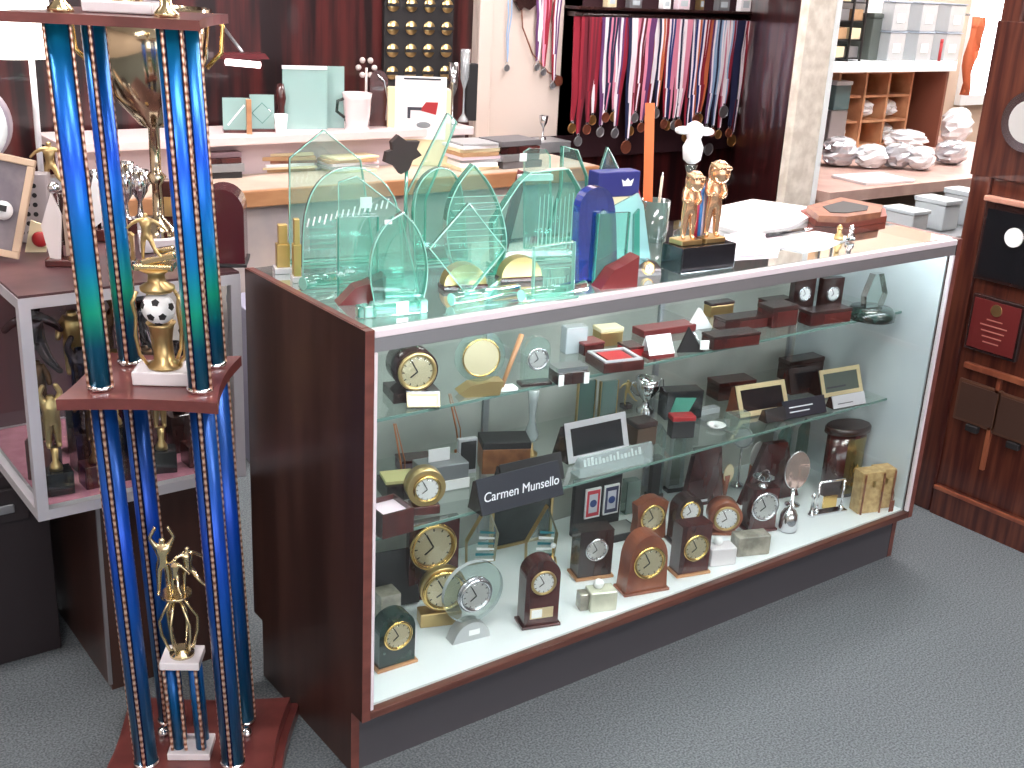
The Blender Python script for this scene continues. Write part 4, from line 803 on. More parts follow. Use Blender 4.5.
arch_clock('dark arch clock with a white dial peeping over the dark box clock', 683, 540, 30, 48, 10, body=DKWD, face=DIALW, rz=-.3, depth=.04, dz=.7)
arch_clock('dark box clock with a large gold dial and a pale foot', 688, 571, 34, 52, 13, body=MAHO, face=DIALG, rz=-.25, depth=.045, poly=sqp, dz=.56, basem=LTWD)
round_clock('small drum clock of orange wood with a pale dial', 722, 531, 32, 34, 12, DZ, ORWD, DIALW, BRASS, -.55, .05, ORWD, .008)
arch_clock('tall mahogany clock with a silver dial right of the drum clock', 757, 528, 30, 44, 14, body=MAHO, face=DIALS, bez=SILV, rz=-.3, depth=.045, poly=sqp, dz=.6)
p, s = spot(757, 528, DZ); t = T('silver_candy_dish', 'silver footed dish standing on the tall mahogany clock', 'dish', (p.x, p.y, DZ+44*s*1.05+.0012), .2); MB().lathe([(.014, 0), (.013, .004), (.006, .01), (.024, .022), (.03, .026), (.027, .026), (.006, .013)], 24, cap=False).P('dish', SILV, t); MB().tube([(.03*math.cos(a), 0, .024+.02*math.sin(a)) for a in [i*PI/8 for i in range(9)]], .0018).P('handle', SILV, t)
p, s = spot(787, 530, DZ); t = T('silver_bell', 'squat silver bell with a thin handle near the front right', 'bell', (p.x, p.y, DZ+.0004), 0)
MB().lathe([(9*s, 0), (9.5*s, 4*s), (9*s, 16*s), (6*s, 22*s), (1.4*s, 25*s), (1.2*s, 42*s)], 24).P('bell', SILV, t); MB().ball((0, 0, 44*s), 2.4*s).P('knob', SILV, t)
p, s = spot(792, 505, DZ); t = T('round_mirror', 'round pink tinted mirror on a thin stand behind the silver bell', 'mirror', (p.x, p.y, DZ+.0004), -.4)
MB().disc((0, 0, 38*s), 20*s, .004, rx=13*s).P('mirror', pbr('rose_mirror', (216,186,176), .1, .8), t); MB().torus((0, -.002, 38*s), 13*s, .0022, sz=20/13).P('rim', SILV, t); MB().lathe([(.022, 0), (.022, .003), (.003, .008), (.003, 20*s)], 18).P('stand', SILV, t)
p, s = spot(828, 512, DZ); t = T('silver_photo_frame', 'silver post frame with a small gold plate at the front right', 'frame', (p.x, p.y, DZ+.0004), -.25)
for x_ in (-15, 15): MB().cyl((x_*s, 0, .006), (x_*s, 0, 34*s), .0035).P('post', CHROME, t); MB().ball((x_*s, 0, .009), .008).P('foot', CHROME, t)
MB().cyl((-15*s, 0, 34*s), (15*s, 0, 34*s), .0035).P('top_rail', CHROME, t); MB().box(-20*s, 20*s, -.014, .014, 0, .0055, bev=.001).P('base', SILV, t); MB().box(-8*s, 8*s, -.003, .003, 5*s, 18*s, bev=.001).P('gold_plate', GOLD, t)
t = T('mini_perfume_statuette', 'slim chrome statuette left of the silver post frame', 'statuette', at(811, 516, Z=DZ), 0); MB().lathe([(.012, 0), (.01, .006), (.004, .014), (.006, .04), (.003, .05), (.007, .06), (.002, .07)], 16).mv(0,0,.0004).P('body', CHROME, t)
p, s = spot(838, 492, DZ); t = T('column_clock', 'tall oval brown column with a dark lid and a gold mirrored front, back right', 'clock', (p.x, p.y, DZ+.0004), -.2)
SC = Matrix.Diagonal((1, .6, 1, 1)); MB().lathe([(22*s, 0), (22*s, 66*s)], 32).tf(SC).P('column', MAHO, t); MB().lathe([(26*s, 66.2*s), (26*s, 71*s), (24*s, 73*s)], 32).tf(SC).P('lid', DKWD, t)
m = MB(); m.ring([[(22.6*s*math.cos(a), 22.6*s*.6*math.sin(a), z*s) for a in [-PI*.62+PI*.5*j/8 for j in range(9)]] for z in (4, 62)], closed=False, cap=False).P('mirror_front', pbr('bronze_mirror', (150,136,96), .2, .8), t); figure('gold_figure', 20*s, GOLD, t, (4*s, -22*s*.6-.008, 18*s), 'stand'); MB().box(-2*s, 10*s, -22*s*.6-.014, -22*s*.6-.001, 14*s, 18*s).P('figure_ledge', GOLD, t)
for px, py, w, h, lab in ((864, 510, 26, 42, 'straw coloured trunk shaped box, left one of the pair at the right end'), (890, 501, 19, 40, 'straw coloured trunk shaped box, right one of the pair at the right end')):
    t, W, Hh = boxy('trunk_box', lab, 'box', px, py, w, h, .042, DZ, TRUNK, -.3, TRUNK, 'straw trunk boxes')
    m = MB()
    for sx in (-1, 1): m.box(sx*W*.42-.0025, sx*W*.42+.0025, -.0275, -.0255, 0, Hh*.97)
    m.P('strap', BROWNL, t); MB().box(-.004, .004, -.0285, -.0256, Hh*.66, Hh*.8, bev=.0008).P('clasp', BRASS, t)
p, s = spot(880, 508, DZ); t = T('leather_tag', 'small orange leather tag hanging between the trunk boxes', 'tag', (p.x+.006, p.y-.032, DZ+.0004), -.25); MB().box(-.008, .008, -.001, .001, 0, .035, bev=.0006).P('tag', ORWD, t); MB().tube([(0, 0, .035), (.004, .002, .05), (0, .004, .07)], .001).P('cord', BROWNL, t)
for px, py, lab, ap in ((708, 508, 'maroon tapered plaque stand at the back centre right', .62), (775, 503, 'dark wedge shaped maroon award behind the tall mahogany clock', .35)):
    p, s = spot(px, py, DZ); t = T('tapered_plaque', lab, 'plaque', (p.x, p.y+.02, DZ+.0004), -.2, 'maroon tapered plaques'); k = 24 if ap > .5 else 36
    MB().prism([(-k*s, 0), (k*s, 0), (k*s*ap, 62*s), (-k*s*ap, 62*s)], 0, .02).P('board', MAHO, t); MB().box(-.012, .012, -.002, -.0003, .012, .02).P('plate', SILV, t)
for px, py, lab, mt in ((724, 502, 'orange wooden paddle leaning before the maroon plaque', ORWD), (745, 494, 'orange wooden paddle with a white round head', ORWD)):
    p, s = spot(px, py, DZ); t = T('wooden_paddle', lab, 'paddle', (p.x, p.y, DZ+.0004), -.2, 'orange wooden paddles'); MB().cyl((0, 0, .0), (-.004 if px < 730 else .018, 0, 30*s), .003, .012).P('handle', mt, t)
    if px > 730: MB().disc((.024, -.004, 42*s), 14*s, .004, rx=9*s).P('head', DIALW, t)
    else: MB().disc((.0, -.004, 32*s), 10*s, .003, rx=6*s).P('head', DIALG, t)
CG = 'clear crystal towers at the back of the case'
for px, py, w, h, lab in ((660, 500, 14, 70, 'tall clear crystal tower behind the orange clocks, left one'), (680, 494, 16, 60, 'tall clear crystal tower behind the orange clocks, right one'), (785, 478, 18, 50, 'green grey crystal block left of the tall brown column'), (804, 474, 16, 52, 'narrow green grey crystal block touching the tall brown column')):
    p, s = spot(px, py, DZ); t = T('crystal_tower', lab, 'award', (p.x, min(p.y+.03, .455), DZ+.0004), -.25, CG); w_ = w*s/2
    MB().prism([(-w_, .012), (w_, .012), (w_*.8, h*s), (0, h*s*1.12), (-w_*.9, h*s*.92)], -.01, .01, 0, 1).P('crystal', [ACRY if px < 700 else TEALD, FROST], t); MB().box(-w_*1.2, w_*1.2, -.014, .014, 0, .0118, bev=.001).P('base', BLACK if px < 700 else DKWD, t)
p, s = spot(730, 470, DZ)
for px, py, lab in ((737, 486, 'clear globe on a stem behind the drum clock'),):
    p, s = spot(px, py, DZ); t = T('crystal_globe', lab, 'award', (p.x, p.y, DZ+.0004), 0); MB().lathe([(.02, 0), (.02, .006), (.004, .014), (.004, 42*s)], 18).P('stem', SILV, t); MB().ball((0, 0, 52*s), 11*s, n=18).P('globe', PLAS, t)
# ------------------------------------------------------------------ back desk, shelf and what stands there
DKZ = .86; YD = at(350, 184, Z=DKZ).y; SHZ = 1.0; YSH = at(350, 132, Z=SHZ).y
YD = min(YD, YSH-.08)
dk = T('back_desk', 'long back work desk with an orange brown wood edge behind the showcase', 'desk', (0,0,0))
xl, xr = at(60, 190, Y=YD).x, at(600, 180, Y=YD).x
MB().box(xl, xr, YD+.02, YB-.052, DKZ-.03, DKZ, bev=.002).P('worktop', pbr('worktop', (206,186,170), .5, noise=6, c2=(190,168,152)), dk)
MB().box(xl, xr, YD, YD+.0195, DKZ-.055, DKZ, bev=.004).P('wood_edge', LTWD, dk)
for x in (xl+.05, (xl+xr)/2, xr-.1): MB().box(x, x+.03, YD+.065, YB-.06, 0, DKZ-.0305).P('support', CARDB, dk)
MB().box(xl, xr, YD+.03, YD+.045, .1, DKZ-.0305).P('front_board', pbr('beige_grey_board', (196,184,176), .7, noise=4, c2=(168,160,164)), dk)
sh = T('wall_shelf', 'long whitish shelf on the dark back wall above the desk', 'shelf', (0,0,0))
xs0, xs1 = at(60, 135, Y=YSH).x, at(474, 128, Y=YSH).x
MB().box(xs0, xs1, YSH, YB-.052, SHZ-.03, SHZ, bev=.003).P('board', pbr('pinkish_white', (226,206,206), .5), sh)
MB().box(xs0, xs1, YSH+.06, YSH+.07, DKZ+.0005, SHZ-.0305).P('back_panel', pbr('mauve_grey', (190,174,180), .7), sh)
def bspot(px, py, Y=None, Z=None):
    p = at(px, py, Z=Z) if Z is not None else at(px, py, Y=Y); return p, mpp(p)
SG = 'green glass plates on the wall shelf'
def shelf_item(name, lab, cat, px, w, Z=SHZ, py=None, rz=-.3, grp=None, off=.06):
    p = at(px, 120, Y=YSH+off); s = mpp(p); return T(name, lab, cat, (p.x, YSH+off, Z+.0004), rz, grp), s
for px, w, h, lab in ((236, 26, 34, 'pale green glass plate with a white slash, left of the pair near the white cup'), (262, 24, 36, 'pale green glass plate with a diamond etched in it, right of the pair')):
    t, s = shelf_item('glass_plate', lab, 'award', px, w, grp=SG, off=.1)
    MB().box(-w/2*s, w/2*s, -.006, .006, .01, h*s, 0).P('plate', glass('milky_jade', (196,226,222), .08, .6, (190,224,220)), t); MB().box(-w/2*s, w/2*s, -.02, .02, 0, .0098).P('foot', MAHO, t)
    if px < 240: MB().cb((0, -.0068, h*s*.5), (.006, .0008, .09), rot=(0, .7, 0)).P('slash', STICK, t)
    else: MB().torus((0, -.0068, h*s*.5), .035, .0015, n=4, m=4).P('diamond', JEDGE, t)
t, s = shelf_item('post', 'narrow wooden post between the two green glass plates', 'post', 249, 5, off=.05); MB().box(-2.5*s, 2.5*s, -.008, .008, 0, 34*s, bev=.001).P('post', LTWD, t)
for px, w, h, lab in ((305, 44, 58, 'large frosted pale green glass panel on the wall shelf'), (333, 22, 60, 'tall green glass slab beside the large frosted panel')):
    t, s = shelf_item('frosted_award', lab, 'award', px, w, off=.11, grp='tall frosted panels on the wall shelf')
    MB().box(-w/2*s, w/2*s, -.006, .006, .0, h*s).P('panel', glass('milky_jade', (196,226,222), .08, .6, (190,224,220)), t)
    if px < 320: MB().box(-w/2*s, w/2*s, -.009, .009, h*s+.0003, h*s+.012).P('cap', STICK, t)
t, s = shelf_item('plastic_cup', 'small white plastic cup on the wall shelf', 'cup', 281, 14, off=.03, rz=0); MB().lathe([(5*s, 0), (6.8*s, 19*s), (6.4*s, 19*s), (4.6*s, 1.5*s)], 20, cap=False).P('cup', STICK, t)
t, s = shelf_item('dark_statuette', 'thin dark statuette behind the white plastic cup', 'statuette', 281, 10, off=.12); MB().lathe([(.016, 0), (.014, .08), (.02, .11), (.012, .16)], 14).P('body', MAHO, t)
t, s = shelf_item('white_pitcher', 'shiny white pitcher with a handle on the wall shelf', 'pitcher', 357, 30, off=.05, rz=-.2)
MB().lathe([(13*s, 0), (11*s, 4*s), (13*s, 14*s), (14*s, 30*s), (15*s, 36*s), (13.6*s, 36*s), (12*s, 14*s), (9*s, 5*s)], 26, cap=False).P('jug', pbr('glazed_white', (238,216,218), .15, coat=.5), t); MB().tube([(-14*s, 0, 30*s), (-20*s, 0, 28*s), (-21*s, 0, 18*s), (-13*s, 0, 12*s)], .006).P('handle', DGRN, t)
t, s = shelf_item('flower_ornament', 'pale ornament with a ring of little flowers above the pitcher', 'ornament', 366, 20, off=.14)
m = MB().cyl((0, 0, 0), (0, 0, 56*s), .005)
for i in range(6): m.ball((.03*math.cos(i*PI/3), 0, 56*s+.03*math.sin(i*PI/3)), .011, n=8)
m.P('flowers', pbr('pale_pearl', (214,204,200), .3), t)
t, s = shelf_item('arched_award', 'dark maroon arched award with a silver curve right of the pitcher', 'award', 378, 18, off=.12); MB().prism(arch(18*s, 54*s), -.01, .01).P('board', MAHO, t); MB().tube([(7*s, -.012, 6*s), (9*s, -.012, 26*s), (5*s, -.012, 44*s), (-2*s, -.012, 50*s)], .004).P('silver_curve', SILV, t)
for px, h, lab in ((452, 60, 'left glass flute trophy at the right end of the wall shelf'), (463, 70, 'right glass flute trophy at the right end of the wall shelf')):
    t, s = shelf_item('flute_trophy', lab, 'trophy', px, 10, off=.08+.06*(px > 460), grp='glass flute trophies'); MB().lathe([(6*s, 0), (5*s, 3*s), (1.2*s, 8*s), (1*s, h*s*.45), (4.5*s, h*s*.6), (5*s, h*s), (4.6*s, h*s)], 18, cap=False).P('flute', SILV if px < 460 else PLAS, t)
t, s = shelf_item('black_box', 'black upright box at the right end of the wall shelf', 'box', 470, 12, off=.17); MB().box(-6*s, 5*s, -.02, .02, 0, 55*s, bev=.002).P('box', BLKM, t)
# white magazine file
p, s = bspot(417, 164, Z=DKZ); t = T('magazine_file', 'cream cardboard literature holder with a red and white leaflet on the back desk', 'holder', (p.x, p.y, DKZ+.0004), -.45)
MB().box(-31*s, 31*s, -.04, .04, 0, 74*s, bev=.002).P('holder', PCREAM, t); MB().box(-24*s, 26*s, -.046, -.0404, 26*s, 86*s, bev=.001).P('leaflet', PAPER, t)
MB().prism([(0, 54*s), (16*s, 50*s), (18*s, 62*s), (6*s, 62*s)], -.048, -.0464).P('red_mark', RED, t); MB().box(-12*s, 2*s, -.048, -.0464, 54*s, 57*s).box(-12*s, -9*s, -.048, -.0464, 46*s, 54*s).P('grey_mark', INK, t); MB().disc((4*s, -.0464, 40*s), 3*s, .0012, rx=7*s).P('oval_mark', ALUG, t); MB().box(-16*s, 20*s, -.048, -.0464, 83*s, 84.5*s).P('ink_line', INK, t)
# desk piles
def pile(lab, px, py, w, n, hgt, mats, rz, dpt=.22, Z=DKZ, nm='paper_pile', cat='papers'):
    p, s = bspot(px, py, Z=Z); W = w*s; t = T(nm, lab, cat, (p.x, p.y+dpt*.4, Z+.0004), rz); z = 0; random.seed(px)
    for i in range(n):
        h_ = hgt/n*random.uniform(.6, 1.3); m = MB().box(-W/2*random.uniform(.8, 1), W/2*random.uniform(.8, 1), -dpt/2*random.uniform(.8,1), dpt/2*random.uniform(.8,1), 0, h_*.96, bev=.0015).rot(z=random.uniform(-.12, .12)).mv(0, 0, z); m.P(['folder', 'magazine', 'sheet'][i % 3], mats[i % len(mats)], t); z += h_
    return t
MIX = [PCREAM, PAPER, pbr('grey_folder', (170,170,172), .6), PPINK, CARDB]
pile('pile of brown and cream folders on the left half of the back desk', 290, 172, 64, 6, .07, [CARDB, PCREAM, PAPER, BROWNL], -.1, .16)
pile('pile of shiny catalogues in the middle of the back desk', 354, 172, 60, 6, .06, MIX, .1, .16)
pile('tall pile of magazines and books right of the literature holder', 480, 170, 50, 8, .11, MIX, -.05, .16)
pile('dark and maroon binders at the left end of the back desk', 226, 178, 40, 4, .09, [BLKM, ALUG, MAHO, pbr('dull_violet', (128,104,112), .6)], -.1, .16)
pile('grey trays stacked at the right end of the back desk', 520, 168, 54, 4, .09, [pbr('tray_grey', (110,108,112), .5), ALUG, MAHO], 0, .16)
p, s = bspot(378, 160, Z=DKZ); t = T('folded_paper', 'folded white paper standing left of the literature holder', 'paper', (p.x-.08, p.y, DKZ+.0004), -.3); MB().prism([(-.05, 0), (.05, 0), (.03, .09)], -.001, .001).P('front_leaf', PAPER, t); MB().prism([(-.05, 0), (.03, 0), (.03, .07)], .012, .014).P('back_leaf', ALUG, t)
p, s = bspot(543, 138, Z=.97); t = T('tiny_silver_trophy', 'tiny silver trophy figure in front of the white wall panel', 'trophy', (at(543, 130, Y=2.2).x, 2.2, .952), 0)
sx = at(543, 130, Y=2.2); s = mpp(sx)
b_ = T('grey_crate', 'grey crate under the tiny silver trophy on the back desk', 'crate', (sx.x, 2.2, DKZ+.0004+.0), 0)
bz = sx.z-24*s*.4-DKZ
MB().box(-.1, .1, -.07, .07, 0, max(.02, bz), bev=.003).P('crate', ALUG, b_); t.location.z = DKZ+max(.02, bz)+.001
MB().lathe([(.016, 0), (.014, .01), (.004, .016), (.004, .05), (.016, .07), (.02, .1), (.017, .1), (.004, .07)], 18, cap=False).P('cup', SILV, t)
# under desk boxes
for px, py, w, h, mt, lab in ((252, 262, 34, 40, pbr('blue_grey_bin', (150,150,170), .6), 'blue grey bin under the back desk'), (300, 258, 40, 44, CARDB, 'cardboard box under the back desk, nearest the blue grey bin'), (500, 250, 60, 60, CARDB, 'wide cardboard box under the back desk behind the glass awards')):
    p = at(px, py-20, Y=YD-.12); s = mpp(p); t = T('storage_box', lab, 'box', (p.x, YD-.12, .0004), -.1); MB().box(-w/2*s, w/2*s, -.1, .1, 0, .5, bev=.004).P('box', mt, t); MB().box(-w/2*s-.004, w/2*s+.004, -.104, .104, .5003, .53, bev=.004).P('lid', mt, t)
# wall reflection of a lamp, built as an added glowing tube with shade
p = at(243, 62, Y=YB-.2); t = T('reflection_glow', 'added glowing tube standing in for a lamp reflection on the dark wall', 'lamp', p, -.1)
MB().cyl((-.06, 0, 0), (.06, 0, -.01), .011, n=14).P('tube', emit('warm_reflection', (255,226,226), 5), t); MB().prism([(-.085, .012), (.085, .012), (.07, .03), (-.07, .03)], -.03, .03).P('reflection_shade', pbr('glow_maroon', (96,26,32), .3), t); MB().cyl((0, 0, .03), (0, .199, .1), .006).P('arm', ALUG, t)
# coin board
a, b = at(386, 10, Y=YB-.03), at(453, 84, Y=YB-.03); t = T('medallion_board', 'black board with rows of gold medallions on the dark back wall', 'display board', ((a.x+b.x)/2, YB-.0205, b.z-.05), 0)
W = (b.x-a.x)/2; Hh = a.z-b.z+.1; MB().box(-W, W, 0, .02, 0, Hh, bev=.002).P('board', BLKM, t)
for r_ in range(5):
    for c in range(4): MB().lathe([(.0, 0), (.026, 0), (.026, .005), (.0, .005)], 22).rot(x=PI/2).mv(-W+.036+c*(2*W-.07)/3, -.0004, Hh-.03-r_*.085).P('medallion', BRASS, t); MB().box(-W+.036+c*(2*W-.07)/3-.027, -W+.036+c*(2*W-.07)/3+.027, -.009, -.0058, Hh-.03-r_*.085-.006, Hh-.03-r_*.085+.006).P('band', BLKM, t)
# medals on ribbons
RC = {'red': (150,36,54), 'white': (244,234,240), 'blue': (44,56,116), 'navy': (36,40,74), 'pink': (224,140,164), 'purple': (104,60,110), 'orange': (204,110,70), 'maroon': (112,34,48), 'sky': (150,180,214)}
RM = {k: pbr('ribbon_'+k, v, .6) for k, v in RC.items()}
MD = {'gold': pbr('medal_gold', (176,130,80), .3, .8), 'silver': pbr('medal_silver', (170,170,174), .3, .8), 'bronze': pbr('medal_bronze', (160,96,76), .35, .7)}
def medal(lab, x, z, y, ln, w, cols, met, sway=.0, r=.026, grp='medals hanging from the rack'):
    t = T('medal', lab, 'medal', (x, y, z), 0, grp); n = len(cols); ms = [RM[c] for c in cols]; m = MB()
    for sd in (-1, 1):
        yo = .004*sd; K = 7; v = {}
        for j in range(K+1):
            f = j/K; cx = sd*.012*(1-f)+sway*f+.002*math.sin(j*1.7+x*40); ww = w*(1-.45*f**3)
            for i in range(n+1): v[i, j] = m.b.verts.new((cx-ww/2+ww*i/n, yo*(1-f)-.0012*sd+.003*math.sin(j+x*30), -ln*f))
        for j in range(K):
            for i in range(n): m.b.faces.new((v[i, j], v[i+1, j], v[i+1, j+1], v[i, j+1])).material_index = i
    rb = m.P('ribbon', ms, t, norm=False); sd_ = rb.modifiers.new('thick', 'SOLIDIFY'); sd_.thickness = .0012
    MB().torus((sway, 0, -ln-.004), .006, .0015, n=14, m=6).P('ring', MD['silver'], t)
    d = MB().disc((sway, .002, -ln-.01-r), r, .004, n=24).P('disc', MD[met], t); MB().torus((sway, -.002, -ln-.01-r), r*.96, .0016, n=24, m=6).P('rim', MD[met], d)
YM = YB-.10
ra, rb_ = at(574, 14, Y=YM), at(760, 18, Y=YM)
rk = T('medal_rack', 'dark wooden medal rack running along the back wall', 'rack', (ra.x, YM, ra.z), 0)
Wm = rb_.x-ra.x
MB().cyl((0, 0, 0), (Wm, 0, 0), .008, n=12).P('rail', DKWD, rk); MB().box(0, Wm, YB-YM-.03, YB-YM-.012, -.62, .12, bev=.003).P('back_board', pbr('rack_board', (52,28,34), .5), rk)
for x in (0.02, Wm-.03): MB().box(x, x+.02, .008, YB-YM-.031, -.01, .01).P('arm', DKWD, rk)
MB().box(0, Wm, -.02, YB-YM-.031, .02, .032, bev=.002).P('ledge', DKWD, rk)
seqs = [('red',), ('red','maroon'), ('maroon','red','maroon'), ('white','red'), ('purple','white'), ('navy','pink','navy'), ('pink','white','purple'), ('white','purple','red'), ('navy','white'), ('red','pink'), ('maroon','white','maroon'), ('pink','purple'), ('red','white'), ('navy','white','orange'), ('red','white','blue'), ('navy','pink'), ('pink','white','navy'), ('white','pink'), ('red','navy','white'), ('blue','white','orange'), ('blue','white','red'), ('red','orange'), ('purple','white','sky'), ('navy','sky','white'), ('red','pink','white'), ('white','sky','red'), ('navy',), ('maroon','navy','white'), ('red','white','blue')]
ordn = 'first second third fourth fifth sixth seventh eighth ninth tenth eleventh twelfth thirteenth fourteenth fifteenth sixteenth seventeenth eighteenth nineteenth twentieth twenty-first twenty-second twenty-third twenty-fourth twenty-fifth twenty-sixth twenty-seventh twenty-eighth twenty-ninth'.split()
random.seed(11); nM = len(seqs)
for i, cs in enumerate(seqs):
    x = ra.x+.03+(Wm-.09)*i/(nM-1); ln = random.uniform(.38, .5); ln = .52 if i in (8, 27) else ln
    medal('medal on a %s ribbon, %s from the left on the rack' % (' and '.join(dict.fromkeys(cs)), ordn[i]), x, ra.z-.009, YM-.001-.0045*(i % 3), ln, .036, cs, ['gold', 'silver', 'bronze'][i % 3], random.uniform(-.02, .015), .022+.008*(i in (8, 25, 27)))
p = at(764, 45, Y=YM); medal('single gold medal on a short dark cord beyond the right end of the rack', p.x, ra.z-.02, YM-.02, .1, .012, ('navy',), 'bronze', 0, .03, 'odd medals on the wall'); 
# little things on the rack ledge
for px, w, h, mt, lab in ((610, 12, 12, PCREAM, 'cream box on the rack ledge, left'), (634, 16, 10, ALUG, 'grey silver box on the rack ledge'), (665, 10, 10, STICK, 'white box on the rack ledge'), (682, 16, 12, PPINK, 'pink box on the rack ledge'), (700, 6, 12, BRASS, 'little brass piece on the rack ledge'), (722, 16, 12, ALUG, 'grey picture card on the rack ledge'), (744, 14, 14, PAPER, 'white framed card at the right end of the rack ledge')):
    p = at(px, 8, Y=YM+.02); s = mpp(p); t = T('small_box', lab, 'box', (p.x, YM+.02, ra.z+.0325), 0, 'small things on the rack ledge'); MB().box(-w/2*s, w/2*s, -.012, .02, 0, h*s, bev=.001).P('box', mt, t); MB().box(-w*.3*s, w*.3*s, -.0132, -.0122, h*s*.25, h*s*.7).P('label', GREYW, t)
# lower part of the rack board: dark round medallions
for i, (px, py) in enumerate(((716, 178), (733, 180), (746, 183), (712, 150), (740, 156))):
    p = at(px, py, Y=YB-.06); t = T('wall_medallion', ['grey medallion on the lower rack board, left of a row of three', 'grey medallion in the middle of the row of three on the lower rack board', 'grey medallion at the right of the row of three on the lower rack board', 'silver ball medallion above the row of three, left', 'silver ring medallion above the row of three, right'][i], 'medallion', (p.x, YB-.032, p.z), 0, 'medallions on the lower rack board')
    MB().disc((0, 0, 0), .028, .006).P('disc', MD['silver'] if i > 2 else pbr('dull_steel', (110,100,100), .4, .6), t); MB().torus((0, -.006, 0), .028, .003).P('rim', MD['silver'], t)
# chains and medals on the white wall panel
PG2 = 'medals and cords hanging on the white wall panel'
for px, py, ln, cs, mt, lab in ((541, -6, .27, ('purple','white'), 'silver', 'pale purple ribbon medal, left of the three on the white panel'), (548, -8, .30, ('pink','red'), 'silver', 'pink and red ribbon medal in the middle of the white panel group'), (558, -8, .36, ('red','white','purple'), 'silver', 'red and white ribbon medal at the right of the white panel group'), (510, -4, .26, ('sky',), 'silver', 'thin pale cord medal on the left of the white panel')):
    p = at(px, py, Y=YB-.045); medal(lab, p.x, p.z, YB-.046, ln, .026 if px > 520 else .006, cs, mt, 0, .014, PG2)
a, b = at(520, 0, Y=YB-.04), at(558, 76, Y=YB-.04); t = T('corded_medallion', 'long brown cord swooping across the white wall panel to a bronze disc', 'cord', (a.x, YB-.043, a.z), 0, PG2)
dx, dz = b.x-a.x, b.z-a.z; MB().tube([(0, 0, .03), (dx*.08, 0, dz*.35), (dx*.35, 0, dz*.7), (dx*.75, 0, dz*.95), (dx, 0, dz)], .0035).P('cord', BROWNL, t); MB().disc((dx, 0, dz-.02), .022, .005).P('disc', MD['bronze'], t)
p = at(525, 2, Y=YB-.04); t = T('dark_hook_plate', 'dark scalloped hook plate at the top of the white wall panel', 'hook', (p.x, YB-.0505, p.z), 0); MB().prism([(-.06, .03), (.05, .03), (.05, -.01), (.02, -.03), (-.01, -.02), (-.03, -.035), (-.06, 0)], 0, .012).P('plate', DKWD, t)

# ------------------------------------------------------------------ pillar
pa, pb_ = at(789, 150, Y=1.3), at(819, 150, Y=1.3)
PIL = pbr('mottled_pillar', (240,232,220), .6, noise=20, c2=(214,204,190))
pl = st(MB().box(pa.x+.01, pb_.x-.012, 1.3, 1.34, 0, 2.7).P('wall_pillar', PIL)); MB().box(pb_.x-.0115, pb_.x+.018, 1.296, 1.33, 0, 2.7, bev=.003).P('corner_strip', WHITE, pl)
st(MB().prism([(pa.x+.02, 1.341), (pa.x+.1, 1.341), (rb_.x+.11, YB-.001), (rb_.x+.012, YB-.001)], 0, 2.7, ax='z').P('wall_partition', DARKP))
# ------------------------------------------------------------------ back room
BZ = .80; YBn = at(915, 184, Z=BZ).y; bx0, bx1 = pb_.x+.03, at(1000, 178, Y=YBn).x
bn = T('packing_bench', 'long pale brown bench covered with bags in the back room', 'bench', (0,0,0))
BT = pbr('bench_top', (190,160,150), .5, noise=7, c2=(168,136,126))
MB().prism([(bx0, YBn), (bx1+1.0, YBn), (bx1+1.0, YB-.03), (rb_.x+.16, YB-.03), (bx0, 1.40)], BZ-.045, BZ, ax='z').P('top', BT, bn)
for x, y1_ in ((bx0+.02, 1.36), (bx1, YB-.1)): MB().box(x, x+.05, YBn+.05, y1_, 0, BZ-.0455).P('leg_panel', TANW, bn)
SHY = YB-.42; q0, q1 = at(818, 62, Y=SHY), at(958, 62, Y=SHY); zs = q0.z
ws = T('high_shelf', 'white high shelf carrying plastic drawers in the back room', 'shelf', (0,0,0))
MB().box(q0.x-.1, q1.x, SHY, YB-.003, zs-.05, zs, bev=.003).P('board', WHITE, ws)
for x in (q0.x, q1.x-.05): MB().box(x, x+.02, SHY+.02, YB-.01, BZ+.0005, zs-.0505).P('upright', pbr('shelf_post', (120,70,54), .5), ws)
# drawers
k = 0; DLAB = ['lower left', 'lower middle', 'lower right', 'upper left', 'upper middle', 'upper right']
for r_ in range(2):
    for c in range(3):
        p = at(898+c*28, 40, Y=SHY+.02); s = mpp(p); t = T('plastic_bin', 'clear grey plastic drawer bin on the high shelf, %s of six' % DLAB[k], 'bin', (p.x, SHY+.16, zs+.0004+r_*.142), 0, 'plastic drawer bins'); k += 1
        W = 13*s; MB().box(-W, W, -.14, .1, 0, .135, bev=.006).P('body', FROST, t); MB().box(-W-.004, W+.004, -.144, .104, .1352, .141, bev=.002).P('lid', pbr('bin_lid', (176,188,204), .4), t); MB().box(-W*.5, W*.4, -.1425, -.1405, .04, .085).P('label', STICK, t)
p = at(944, 46, Y=SHY-.01); s = mpp(p); t = T('red_marker', 'red marker standing on the high shelf in front of the bins', 'marker', (p.x, SHY+.006, zs+.0004), 0); MB().cyl((0,0,0), (.0,0,.09), .008).P('barrel', RED, t); MB().cyl((0,0,.0902), (0,0,.11), .008).P('cap', RED, t)
p = at(850, 36, Y=SHY+.02); s = mpp(p); t = T('wire_rack', 'dark wire rack filled with small boxes at the left of the high shelf', 'rack', (p.x, SHY+.12, zs+.0004), 0)
for x in (-24, 0, 20): MB().cyl((x*s, -.1, 0), (x*s, -.1, .45), .006).P('wire_post', BLKM, t)
